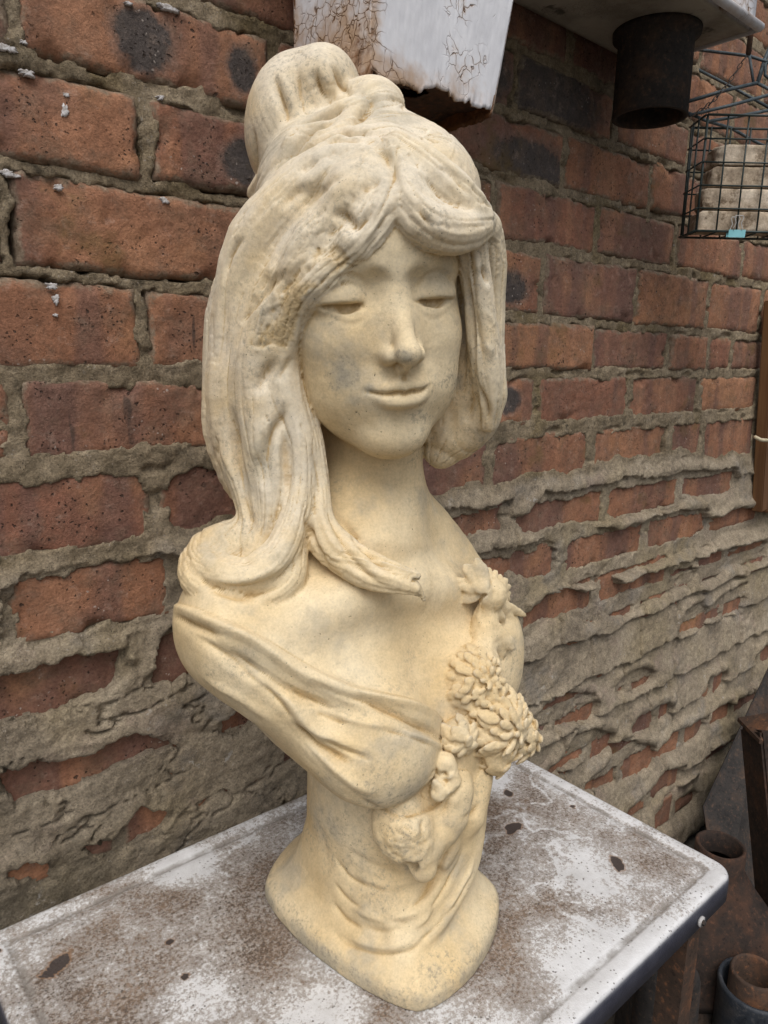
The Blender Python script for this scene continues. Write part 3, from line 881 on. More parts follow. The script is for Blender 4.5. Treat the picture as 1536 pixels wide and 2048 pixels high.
def smin(a, b, k):
    if k <= 0: return np.minimum(a, b)
    h = np.maximum(k - np.abs(a - b), 0) / k
    return np.minimum(a, b) - h * h * k * 0.25
def add(g, sl, d, k):
    GR[g][sl] = smin(GR[g][sl], d.astype(np.float32), np.float32(k))
def cut(g, sl, d, k):
    GR[g][sl] = -smin(-GR[g][sl], d.astype(np.float32), np.float32(k))

def d_ell(C, c, r, R=None):
    x, y, z = C[0] - c[0], C[1] - c[1], C[2] - c[2]
    if R is not None:
        x, y, z = (R[0][0] * x + R[0][1] * y + R[0][2] * z, R[1][0] * x + R[1][1] * y + R[1][2] * z, R[2][0] * x + R[2][1] * y + R[2][2] * z)
    k0 = np.sqrt((x / r[0]) ** 2 + (y / r[1]) ** 2 + (z / r[2]) ** 2)
    k1 = np.sqrt((x / r[0] ** 2) ** 2 + (y / r[1] ** 2) ** 2 + (z / r[2] ** 2) ** 2) + 1e-9
    return np.where(k0 > 0.02, k0 * (k0 - 1) / k1, -min(r)).astype(np.float32)
def ell(g, c, r, k=8, R=None, sub=False):
    pad = k + 4
    m = max(r) if R is not None else np.asarray(r)
    B = box(np.asarray(c) - m, np.asarray(c) + m, pad)
    if B is None: return
    d = d_ell(B[1], c, r, R)
    (cut if sub else add)(g, B[0], d, k)
def chain(g, pts, k=6, sub=False, spl=True, flat=None):
    """swept round cones through (u, v, w, r); Catmull-Rom smoothed"""
    P = np.array(pts, dtype=np.float64)
    if spl and len(P) > 2:
        Q = [P[0]]
        E = np.concatenate([[2 * P[0] - P[1]], P, [2 * P[-1] - P[-2]]])
        for i in range(1, len(E) - 2):
            L = np.linalg.norm(E[i + 1][:3] - E[i][:3])
            ns = max(1, int(L / max(5, 0.5 * E[i][3])))
            ns = min(ns, 5)
            for j in range(1, ns + 1):
                t = j / ns
                a, b, c, d = E[i - 1], E[i], E[i + 1], E[i + 2]
                Q.append(0.5 * (2 * b + (c - a) * t + (2 * a - 5 * b + 4 * c - d) * t * t + (3 * b - a - 3 * c + d) * t ** 3))
        P = np.array(Q)
        P[:, 3] = np.maximum(P[:, 3], 1.2)
    pad = k + 4
    rm = P[:, 3].max()
    B = box((P[:, :3] - rm).min(0), (P[:, :3] + rm).max(0), pad)
    if B is None: return
    sl, _ = B
    D = np.full(tuple(s.stop - s.start for s in sl), FAR, dtype=np.float32)
    for i in range(len(P) - 1):
        a, b = P[i], P[i + 1]
        rr = max(a[3], b[3])
        Bi = box(np.minimum(a[:3], b[:3]) - rr, np.maximum(a[:3], b[:3]) + rr, pad)
        if Bi is None: continue
        s2, C = Bi
        e = b[:3] - a[:3]
        L2 = e @ e + 1e-9
        x, y, z = C[0] - np.float32(a[0]), C[1] - np.float32(a[1]), C[2] - np.float32(a[2])
        t = np.clip((x * np.float32(e[0]) + y * np.float32(e[1]) + z * np.float32(e[2])) / np.float32(L2), 0, 1)
        d = np.sqrt((x - t * np.float32(e[0])) ** 2 + (y - t * np.float32(e[1])) ** 2 + (z - t * np.float32(e[2])) ** 2) - (np.float32(a[3]) + t * np.float32(b[3] - a[3]))
        loc = tuple(slice(s2[j].start - sl[j].start, s2[j].stop - sl[j].start) for j in range(3))
        D[loc] = np.minimum(D[loc], d)
    (cut if sub else add)(g, sl, D, k)
HAIRLINES = []
def pchain(g, pts, k=6, sub=False, flow=True):
    if g == 'hair' and flow: HAIRLINES.append(np.array([px(x, y, v) for (x, y, v, r) in pts]))
    chain(g, [(*px(x, y, v), r) for (x, y, v, r) in pts], k, sub)
def pell(g, x, y, v, r, k=8, R=None, sub=False):
    ell(g, px(x, y, v), r, k, R, sub)

# ---- head frame: x right, y up, z out of the face, in life-size millimetres scaled by HS
HS = 0.90
yaw, pit, rol = math.radians(19.5), math.radians(4), math.radians(5.5)
Fz = np.array([math.sin(yaw) * math.cos(pit), math.cos(yaw) * math.cos(pit), -math.sin(pit)])
Xh = np.array([math.cos(yaw), -math.sin(yaw), 0.0])
Yh = np.cross(Fz, Xh) * -1
Yh = np.array([math.sin(pit) * math.sin(yaw), math.sin(pit) * math.cos(yaw), math.cos(pit)])
Xh, Yh = Xh * math.cos(rol) + Yh * math.sin(rol), Yh * math.cos(rol) - Xh * math.sin(rol)
EYE = px(781, 602, 60)
HO = EYE - Fz * 69 * HS
RH = np.stack([Xh, Yh, Fz])
def H(x, y, z):
    return HO + (Xh * x + Yh * y + Fz * z) * HS
def hell(c, r, k=8, sub=False, g='body', rot=None):
    R = RH if rot is None else rot @ RH
    ell(g, H(*c), np.asarray(r) * HS, k * HS, R, sub)
def hchain(pts, k=5, sub=False, g='body'):
    chain(g, [(*H(x, y, z), r * HS) for (x, y, z, r) in pts], k * HS, sub)
def rx(a):
    c, s = math.cos(math.radians(a)), math.sin(math.radians(a))
    return np.array([[1, 0, 0], [0, c, s], [0, -s, c]])
def rz_(a):
    c, s = math.cos(math.radians(a)), math.sin(math.radians(a))
    return np.array([[c, s, 0], [-s, c, 0], [0, 0, 1]])

# skull, face mask, jaw
hell((0, 34, -6), (72, 78, 94), 1)
hell((0, -10, 28), (68.5, 82, 56), 20)
hell((0, -62, 33), (59, 58, 50), 18)
hell((0, -103, 63), (26, 19, 20), 20)
for s in (-1, 1):
    hell((s * 36, -28, 50), (25, 25, 27), 18)                 # cheek bones
    hell((s * 35, -64, 45), (22, 27, 27), 18)                 # lower cheeks
hchain([(-48, 20, 62, 7), (-30, 26, 74, 6.5), (-13, 21, 78, 6)], 12)
hchain([(48, 20, 62, 7), (30, 26, 74, 6.5), (13, 21, 78, 6)], 12)
hell((0, 45, 58), (50, 40, 28), 20)                           # forehead
for s in (-1, 1):
    hell((s * 33, 8, 93), (21, 12, 13), 14, sub=True)         # sockets
    hell((s * 17, 7, 87), (8, 11, 9), 10, sub=True)           # inner corners
for s in (-1, 1):
    c = (s * 34.5 - 2.2, 3.2, 63.0)
    hell(c, (19.0, 14.0, 14.2), 2)                            # ball
    B = box(H(*c) - 24, H(*c) + 24, 4)
    C = B[1]
    x = C[0] - H(*c)[0]; y = C[1] - H(*c)[1]; z = C[2] - H(*c)[2]
    lx = (Xh[0] * x + Xh[1] * y + Xh[2] * z) / HS * s          # outwards
    ly = (Yh[0] * x + Yh[1] * y + Yh[2] * z) / HS
    lz = (Fz[0] * x + Fz[1] * y + Fz[2] * z) / HS
    up = np.sqrt((lx / 23.0) ** 2 + (ly / 18.0) ** 2 + (lz / 19.0) ** 2)
    dup = (up - 1) * 16.8 * HS
    edge = -2.6 + 0.000 * lx ** 2 - 0.03 * lx
    dup = np.maximum(dup, (edge - ly) * HS)
    add('body', B[0], dup, 1.6)
    lo = (np.sqrt((lx / 22.5) ** 2 + (ly / 17.5) ** 2 + (lz / 16.6) ** 2) - 1) * 16.4 * HS
    ledge = -10.4 + 0.018 * lx ** 2 - 0.02 * lx
    lo = np.maximum(lo, (ly - ledge) * HS)
    add('body', B[0], lo, 1.6)
for s in (-1, 1):
    hell((s * 35 - 2.2, -2.7, 84.5), (17.0, 3.6, 12.0), 0.8, sub=True)     # the gap between the lids
# nose
hchain([(0, 24, 76, 7.5), (0, 7, 80.5, 6.4), (0, -12, 90.5, 6.6), (0, -26, 98.5, 7.2), (0, -35, 102.5, 8.2)], 7)
for s in (-1, 1):
    hchain([(s * 5, 4, 75, 6.5), (s * 7.5, -16, 81, 7.5), (s * 9.5, -34, 84, 7)], 12)
    hell((s * 11.3, -38.5, 91), (5.8, 6.2, 10.0), 4.5)
hell((0, -36.5, 103.5), (9.3, 8.0, 8.4), 5)
hchain([(0, -43, 101, 4.5), (0, -47, 93, 5)], 4)
for s in (-1, 1):
    hell((s * 6.0, -46.5, 97.5), (3.4, 3.4, 5.4), 1.6, sub=True)
# mouth
hell((0, -67, 69), (29, 21, 20), 15)
hchain([(-27, -63.0, 77.5, 2.0), (-14, -61.8, 87, 4.6), (-4.5, -60.6, 91.5, 4.6), (0, -61.6, 91.6, 4.2), (4.5, -60.6, 91.5, 4.6), (14, -61.8, 87, 4.6), (27, -63.0, 77.5, 2.0)], 4)
hchain([(-24, -66.5, 79, 2.4), (-11, -72, 87.8, 5.8), (0, -73.3, 90, 6.8), (11, -72, 87.8, 5.8), (24, -66.5, 79, 2.4)], 4)
hchain([(-17, -86, 92, 5), (0, -86.5, 94.8, 6.5), (17, -86, 92, 5)], 9, sub=True)
for s in (-1, 1):
    pass

# ---- neck and torso
chain('body', [(*px(742, 870, -20), 42), (*px(739, 970, -16), 43), (*px(726, 1070, -8), 54)], 9)
ty = math.radians(38)
TXv = np.array([math.cos(ty), -math.sin(ty), 0.0]); TZv = np.array([math.sin(ty), math.cos(ty), 0.0]); TYv = np.array([0, 0, 1.0])
TOo = np.array([-30.0, -8.0, 340.0])
RT = np.stack([TXv, TYv, TZv])
def T(x, y, z):
    return TOo + TXv * x + TYv * y + TZv * z
def tell(c, r, k=10, sub=False, g='body'):
    ell(g, T(*c), r, k, RT, sub)
tell((-10, -84, 2), (112, 86, 60), 18)
for s in (-1, 1):
    if s < 0:
        chain('body', [(*T(s * 22, 14, -14), 30), (*T(s * 80, -26, -14), 34), (*T(s * 118, -58, -8), 42)], 22)
        chain('body', [(*T(s * 120, -66, 0), 43), (*T(s * 85, -98, 18), 50), (*T(s * 45, -130, 42), 52)], 24)
    else:
        chain('body', [(*T(s * 20, 20, -12), 33), (*T(s * 60, -16, -8), 33), (*T(s * 88, -58, -2), 37), (*T(s * 92, -84, 2), 38)], 22)
        chain('body', [(*T(s * 90, -90, 10), 38), (*T(s * 80, -110, 24), 44), (*T(s * 45, -130, 42), 52)], 24)
tell((0, -150, 12), (104, 80, 56), 22)
tell((-42, -152, 58), (58, 48, 50), 16)
tell((48, -150, 48), (54, 48, 46), 16)
chain('body', [(*T(-115, -70, 20), 20), (*T(-60, -40, 42), 18), (*T(-12, -38, 48), 12)], 20)      # collar bones
chain('body', [(*T(85, -85, 20), 20), (*T(50, -52, 40), 18), (*T(12, -38, 48), 12)], 20)
# the bust is cut off below the arms and under the breast
B = box((U0, V0, 60), (U1, V1, 330), 0)
C = B[1]
lx = TXv[0] * (C[0] - TOo[0]) + TXv[1] * (C[1] - TOo[1])
ly = C[2] - TOo[2] + 0 * lx
lz = TZv[0] * (C[0] - TOo[0]) + TZv[1] * (C[1] - TOo[1])
under = np.interp(lx, [-200, -168, -154, -114, -80, -55, -15, 40, 90, 150, 200], [-40, -66, -92, -128, -172, -190, -196, -192, -170, -120, -60]) + 0 * lz
cut('body', B[0], -(under - ly) * 0.75, 12)
B = box((U0, V0, 60), (U1, V1, 400), 0)
C = B[1]
lx = TXv[0] * (C[0] - TOo[0]) + TXv[1] * (C[1] - TOo[1]) + 0 * C[2]
cut('body', B[0], -(np.abs(lx) - 158), 16)

# ---- pedestal: rounded diamond foot that sweeps up into the trunk
B = box((-150, -140, W0), (130, 150, 190), 0)
C = B[1]
w = C[2]
sc = np.interp(CW[B[0][2]], [-5, 0, 3, 11, 16, 20, 25, 31, 38, 47, 60, 110, 150, 200], [.98, .99, 1.0, 1.0, .98, .945, .89, .835, .79, .768, .758, .755, .76, .77])[None, None, :]
pw = np.interp(CW[B[0][2]], [0, 30, 60, 100, 200], [1.42, 1.42, 1.6, 1.85, 2.0])[None, None, :]
cu_ = np.interp(CW[B[0][2]], [0, 30, 80, 200], [-14, -14, -2, 0])[None, None, :]
cv_ = np.interp(CW[B[0][2]], [0, 30, 80, 200], [4, 4, 0, 2])[None, None, :]
shr = np.interp(CW[B[0][2]], [0, 25, 60, 200], [.25, .25, .06, 0])[None, None, :]
a_, b_ = np.abs(C[0] - cu_ - shr * (C[1] - 4)) / 104, np.abs(C[1] - cv_) / np.interp(CW[B[0][2]], [0, 30, 80, 200], [115, 115, 104, 98])[None, None, :]
q = (a_ ** pw + b_ ** pw) ** (1 / pw)
d = (q - sc) * 82
d = np.maximum(d, -w)
d = np.maximum(d, w - 185)
GR['base'][B[0]] = d.astype(np.float32)

# ---- hair
h = 'hair'
pell(h, 735, 420, -20, (80, 72, 72), 10)
pell(h, 850, 400, -5, (40, 52, 44), 14)
pell(h, 640, 400, -5, (45, 55, 50), 16)
L1 = [(775, 300, 40, 15), (690, 335, 45, 22), (605, 405, 44, 24), (528, 490, 34, 26), (497, 590, 28, 25), (484, 690, 26, 24), (474, 790, 26, 23), (478, 880, 28, 20), (498, 965, 36, 16), (510, 1045, 46, 11), (512, 1100, 54, 5)]
L2 = [(780, 330, 56, 13), (718, 400, 66, 18), (655, 470, 64, 20), (595, 545, 56, 20), (552, 625, 50, 20), (532, 710, 46, 20), (526, 800, 44, 20), (535, 890, 46, 18), (545, 970, 50, 14), (540, 1045, 55, 9), (522, 1100, 58, 5)]
L3 = [(708, 500, 78, 9), (652, 548, 76, 14), (590, 618, 64, 13), (566, 710, 52, 13), (574, 800, 50, 13), (600, 880, 50, 11), (602, 960, 54, 10), (590, 1040, 62, 11), (556, 1112, 72, 13), (500, 1150, 78, 14), (440, 1146, 74, 13), (404, 1120, 60, 11), (402, 1098, 48, 6)]
L3b = [(594, 1085, 60, 8), (578, 1155, 70, 12), (520, 1190, 78, 13), (445, 1186, 77, 13), (394, 1158, 68, 12), (380, 1120, 52, 8)]
L4 = [(598, 790, 44, 7), (620, 870, 44, 9), (632, 960, 46, 10), (640, 1040, 54, 11), (668, 1092, 60, 14), (730, 1136, 68, 14), (790, 1160, 74, 10), (828, 1178, 77, 4)]
L4b = [(615, 930, 40, 7), (622, 1030, 48, 9), (650, 1100, 58, 9), (715, 1120, 66, 9), (790, 1140, 73, 6), (835, 1150, 77, 3)]
L4c = [(828, 1176, 76, 4), (842, 1190, 75, 2.5), (848, 1204, 74, 1.3)]
B1 = [(500, 540, -20, 20), (482, 590, -26, 24), (468, 640, -30, 23), (466, 760, -30, 24), (464, 860, -28, 23), (472, 945, -24, 15), (482, 1000, -20, 6)]
for s_, k_ in ((L1, 12), (L2, 10), (L3, 4), (L3b, 2.0), (L4, 4), (L4b, 3), (L4c, 4), (B1, 6)):
    pchain(h, s_, k_)
pell(h, 475, 1108, 46, (34, 20, 26), 9)
pell(h, 430, 1110, 40, (20, 16, 20), 8)
R1 = [(945, 470, 44, 9), (954, 550, 36, 10), (964, 640, 32, 11), (972, 720, 28, 11), (980, 790, 22, 9), (978, 850, 14, 6)]
R2 = [(965, 460, 25, 14), (982, 530, 14, 12), (984, 600, 8, 10), (986, 680, 6, 9), (986, 760, 4, 9), (976, 838, 0, 8)]
R1b = [(922, 500, 40, 6), (938, 560, 34, 6), (950, 640, 26, 7), (955, 740, 16, 8), (955, 820, 5, 8), (955, 870, -4, 6)]
for s_ in (R1, R2, R1b): pchain(h, s_, 4)
pchain(h, [(915, 520, 20, 12), (925, 600, 10, 13), (925, 690, 0, 13), (915, 780, -8, 12)], 4)
pchain(h, [(885, 690, -24, 26), (905, 780, -24, 31), (900, 850, -22, 26), (880, 900, -20, 14)], 8)
pchain(h, [(942, 720, -8, 19), (954, 785, -10, 24), (946, 838, -12, 20), (915, 880, -18, 15), (884, 908, -22, 9)], 8)
pell(h, 640, 800, -45, (70, 26, 90), 12)
F1 = [(785, 325, 64, 12), (802, 385, 74, 15), (838, 435, 78, 16), (888, 462, 72, 15), (932, 464, 62, 13), (962, 456, 50, 9)]
F2 = [(800, 305, 58, 13), (852, 350, 60, 17), (902, 395, 54, 18), (945, 430, 44, 14), (974, 456, 34, 8)]
G1 = [(784, 330, 66, 11), (770, 395, 78, 12), (748, 440, 82, 13), (712, 485, 82, 13), (680, 515, 78, 10)]
G2 = [(745, 340, 62, 14), (702, 388, 72, 17), (700, 420, 76, 12), (738, 405, 76, 9)]
for s_, k_ in ((F1, 4), (F2, 5), (G1, 2.5), (G2, 8)): pchain(h, s_, k_, flow=s_ is not G2)
# bun
def rv(a):       # rotation in the u-w plane
    c, s = math.cos(math.radians(a)), math.sin(math.radians(a))
    return np.array([[c, 0, s], [0, 1, 0], [-s, 0, c]])
pell(h, 587, 250, -40, (37, 46, 51), 8, rv(-12))
pell(h, 648, 182, -34, (28, 40, 30), 7)
pell(h, 738, 226, -10, (27, 26, 24), 4, rv(25))
pchain(h, [(520, 390, -30, 10), (560, 345, -5, 13), (620, 295, 10, 14), (690, 245, 16, 14), (750, 225, 8, 12)], 4)
pchain(h, [(540, 420, -20, 12), (610, 345, 10, 13), (690, 290, 22, 11), (765, 268, 14, 8)], 4)

# ---- flowers on her left breast, stone petals
fl = 'flower'
def axes(long, nrm):
    long = long / np.linalg.norm(long)
    nn = nrm - long * (nrm @ long); nn /= np.linalg.norm(nn) + 1e-9
    return np.stack([long, np.cross(nn, long), nn])
def mum(c, nrm, rad, n, pl, pwid, seed, g=fl, flat=1.0):
    """a full bloom: overlapping scale-like petals whose tips stand off the head"""
    rr = np.random.default_rng(seed)
    nrm = np.asarray(nrm, float); nrm /= np.linalg.norm(nrm)
    t1 = np.cross(nrm, [0, 0, 1.0]); t1 /= np.linalg.norm(t1)
    t2 = np.cross(nrm, t1)
    ell(g, c, (rad * .80,) * 3, 2)
    for i in range(n):
        f = (i + .5) / n
        th = math.acos(1 - 1.15 * f)
        ph = i * 2.39996 + rr.normal(0, .18)
        rd = t1 * math.cos(ph) + t2 * math.sin(ph)
        dr = nrm * math.cos(th) + rd * math.sin(th)
        tan = -nrm * math.sin(th) + rd * math.cos(th)
        up = math.radians(rr.normal(20 - 4 * f, 7))
        lg = tan * math.cos(up) + dr * math.sin(up)
        sz = (0.75 + 0.5 * f) * rr.uniform(.85, 1.15)
        p = c + dr * rad * (0.86 + .035 * rr.normal()) + tan * pl * .2
        ell(g, p, (pl * sz, pwid * sz, 1.9), 0.35, axes(lg, dr))
def petal(p, q, wd, th, nrm, g=fl, k=0.6):
    p, q = np.asarray(p), np.asarray(q)
    ell(g, (p + q) / 2, (np.linalg.norm(q - p) / 2 + 1, wd, th), k, axes(q - p, nrm))
pell('body', 985, 1315, -22, (27, 25, 56), 14)
VW = np.array([0, 1.0, 0])
mum(px(942, 1358, 31), TZv * .9 + np.array([0, 0, .3]), 29, 110, 5.5, 3.6, 1)
mum(px(962, 1402, 33), TZv * .9 + np.array([0, 0, .1]), 27, 80, 6, 3.7, 12)
mum(px(985, 1440, 34), TZv * .8 + TXv * .3 + np.array([0, 0, -.1]), 32, 110, 7.5, 4.1, 2)
mum(px(985, 1500, 34), TZv * .5 + TXv * .4 + np.array([0, 0, -.6]), 22, 26, 9, 6.2, 3)
mum(px(915, 1470, 60), TZv * .9 - np.array([0, 0, .4]), 16, 26, 6.5, 4.4, 4)
mum(px(1030, 1470, 12), TZv * .4 + TXv * .8 - np.array([0, 0, .2]), 22, 40, 7.5, 4.6, 6)
# drooping flower and its leaves near the shoulder
rr5 = np.random.default_rng(5)
pell(fl, 985, 1190, 2, (12, 10, 14), 3)
for lay, (n_, L_, v_) in enumerate(((15, 1.0, 4), (12, .78, 9), (8, .5, 14))):
    for i in range(n_):
        a = math.radians(112 - i * (232 / n_) + lay * 7)
        dxp, dyp = math.cos(a), -math.sin(a)
        L = (56 if dyp < 0.4 else 84) * L_ * rr5.uniform(.9, 1.1)
        b0 = px(970 + dxp * 6, 1190 + dyp * 6, v_)
        tp = px(970 + dxp * L, 1190 + dyp * L, v_ - 4 - 20 * max(0, dxp) * L_)
        petal(b0, tp, 4.6, 1.9, VW * 1.0 + RG * 0 + np.array([dxp * .5, 0, -dyp * .5]))
for (x0, y0, x1, y1, w_) in ((966, 1168, 918, 1122, 5), (960, 1186, 906, 1200, 5.5), (960, 1176, 898, 1160, 5), (974, 1166, 946, 1106, 4.6), (985, 1268, 1014, 1326, 5), (965, 1250, 946, 1292, 5), (990, 1250, 1036, 1310, 4.5)):
    petal(px(x0, y0, 9), px(x1 * .8 + x0 * .2, y1 * .8 + y0 * .2, 6), w_ + 1, 2.4, VW + np.array([0, 0, .35]), k=3)
pchain(fl, [(972, 1240, 4, 8), (968, 1290, 12, 10), (955, 1320, 20, 10)], 8)

# knot, hanging bow end and skirt folds below the breast
bd = 'body'
pchain(bd, [(890, 1528, 76, 6), (898, 1560, 77, 6.5), (892, 1588, 79, 6)], 6)
mum(px(888, 1572, 80), TZv, 7, 16, 4, 2.6, 9, g=bd)
pell(bd, 878, 1588, 84, (6, 5, 5), 4)
pchain(bd, [(800, 1620, 78, 18), (812, 1655, 88, 20), (825, 1685, 92, 16), (846, 1735, 94, 10)], 6)
pchain(bd, [(840, 1640, 80, 12), (852, 1690, 88, 10), (848, 1735, 92, 7)], 5)
pchain(bd, [(772, 1630, 82, 11), (780, 1665, 90, 13), (797, 1700, 94, 10)], 4)
pchain(bd, [(905, 1580, 66, 16), (895, 1630, 70, 16), (870, 1680, 78, 12)], 8)
pchain(bd, [(945, 1560, 40, 16), (935, 1620, 50, 15), (925, 1650, 54, 11)], 5)
pell(bd, 935, 1635, 52, (13, 12, 11), 4)
pchain(bd, [(905, 1640, 64, 9), (900, 1690, 66, 8), (885, 1720, 70, 6)], 4)
pchain(bd, [(940, 1670, 40, 12), (930, 1730, 46, 11), (900, 1800, 64, 9), (860, 1860, 82, 7), (800, 1895, 92, 5)], 16)
pchain(bd, [(915, 1690, 50, 9), (890, 1750, 62, 8), (850, 1810, 78, 7), (790, 1850, 86, 6)], 14)
pchain(bd, [(690, 1850, 58, 6), (760, 1875, 77, 7), (820, 1876, 86, 6)], 18)
pchain(bd, [(690, 1790, 55, 6), (750, 1815, 73, 6), (820, 1800, 80, 6)], 18)
ell(bd, px(822, 1728, 100), (6, 9, 8), 4, None, True)
# ---- join the groups and pull the surface out of the field (surface nets)
ALL = GR['base'].copy()
for g, k in (('body', 6), ('hair', 1.6), ('flower', 1.2)):
    ALL = smin(ALL, GR[g], np.float32(k))
def blur(A):
    for ax in range(3):
        p = np.swapaxes(A, 0, ax)
        q = p.copy()
        q[1:-1] = 0.5 * p[1:-1] + 0.25 * (p[:-2] + p[2:])
        A = np.swapaxes(q, 0, ax)
    return A
sharp_ = GR['flower'] < np.minimum(np.minimum(GR['body'], GR['hair']), GR['base']) + 1.0
ALL = np.where(sharp_, ALL, blur(ALL))
del sharp_
ALL[0], ALL[-1], ALL[:, 0], ALL[:, -1], ALL[:, :, 0], ALL[:, :, -1] = 5, 5, 5, 5, 5, 5
def surface_nets(F):
    S = F < 0
    cnt = np.zeros(tuple(n - 1 for n in F.shape), dtype=np.uint8)
    offs = [(i, j, k) for i in (0, 1) for j in (0, 1) for k in (0, 1)]
    for (i, j, k) in offs:
        cnt += S[i:S.shape[0] - 1 + i, j:S.shape[1] - 1 + j, k:S.shape[2] - 1 + k]
    act = (cnt > 0) & (cnt < 8)
    ii, jj, kk = np.nonzero(act)
    idx = np.full(act.shape, -1, dtype=np.int32)
    idx[ii, jj, kk] = np.arange(len(ii))
    val = np.stack([F[ii + o[0], jj + o[1], kk + o[2]] for o in offs], -1)
    pos = np.zeros((len(ii), 3)); n = np.zeros(len(ii))
    for a in range(8):
        for b in range(a + 1, 8):
            df = [offs[b][q] - offs[a][q] for q in range(3)]
            if sum(abs(x) for x in df) != 1: continue
            va, vb = val[:, a], val[:, b]
            cr = (va < 0) != (vb < 0)
            t = np.where(cr, va / np.where(cr, va - vb, 1), 0)
            for q in range(3):
                pos[:, q] += np.where(cr, offs[a][q] + t * df[q], 0)
            n += cr
    pos = pos / n[:, None] + np.stack([ii, jj, kk], -1)
    Q = []
    for ax in range(3):
        s1 = [slice(None)] * 3; s2 = [slice(None)] * 3
        s1[ax] = slice(0, -1); s2[ax] = slice(1, None)
        A, Bq = S[tuple(s1)], S[tuple(s2)]
        e = np.argwhere(A != Bq)
        o1, o2 = [x for x in range(3) if x != ax]
        e = e[(e[:, o1] > 0) & (e[:, o2] > 0) & (e[:, o1] < act.shape[o1]) & (e[:, o2] < act.shape[o2])]
        fl_ = A[e[:, 0], e[:, 1], e[:, 2]]
        def cell(d1, d2):
            c = e.copy(); c[:, o1] -= d1; c[:, o2] -= d2
            return idx[c[:, 0], c[:, 1], c[:, 2]]
        q = np.stack([cell(1, 1), cell(0, 1), cell(0, 0), cell(1, 0)], -1)
        flip = ~fl_ if ax != 1 else fl_
        q[flip] = q[flip][:, ::-1]
        Q.append(q)
    Q = np.concatenate(Q)
    return pos, Q[(Q >= 0).all(1)]
VX, QF = surface_nets(ALL)
PV = VX * VOX + np.array([U0, V0, W0])                 # millimetres, bust frame
# labels: which group is nearest
ci = np.clip(np.rint(VX).astype(int), 0, np.array(ALL.shape) - 1)
names = ['body', 'hair', 'flower', 'base']
lab = np.argmin(np.stack([GR[g][ci[:, 0], ci[:, 1], ci[:, 2]] for g in names], -1), -1)
del GR, ALL

def normals(P):
    a, b, c, d = (P[QF[:, i]] for i in range(4))
    fn = np.cross(c - a, d - b)
    N = np.zeros_like(P)
    for i in range(4):
        for ax in range(3):
            N[:, ax] += np.bincount(QF[:, i], fn[:, ax], len(P))
    return N / (np.linalg.norm(N, axis=1)[:, None] + 1e-12)
def relax(P, it, lam=0.5):
    ea = np.concatenate([QF[:, [0, 1]], QF[:, [1, 2]], QF[:, [2, 3]], QF[:, [3, 0]]])
    deg = np.bincount(ea[:, 0], minlength=len(P)) + np.bincount(ea[:, 1], minlength=len(P))
    for _ in range(it):
        S = np.zeros_like(P)
        for ax in range(3):
            S[:, ax] = np.bincount(ea[:, 0], P[ea[:, 1], ax], len(P)) + np.bincount(ea[:, 1], P[ea[:, 0], ax], len(P))
        P = P + lam * (S / deg[:, None] - P)
    return P
PR_ = relax(PV, 2, 0.4)
PV = np.where((lab == 2)[:, None], PV * 0.75 + PR_ * 0.25, PR_)
NV_ = normals(PV)
WV = to_world(PV)
PIX = to_pix(WV)
vdir = -WV / np.linalg.norm(WV, axis=1)[:, None]
WN = NV_[:, 0:1] * RG - NV_[:, 1:2] * FH + NV_[:, 2:3] * np.array([0, 0, 1.0])
FACING = (WN * vdir).sum(1)

tree = BVHTree.FromPolygons([tuple(p) for p in WV], [tuple(int(i) for i in q) for q in QF])
def hit(x, y):
    d = ROT @ np.array([(x - 768) / FPX, -(y - 1024) / FPX, -1.0])
    loc, nor, idx, dist = tree.ray_cast(Vector((0, 0, 0)), Vector(d))
    return None if loc is None else np.array(loc)

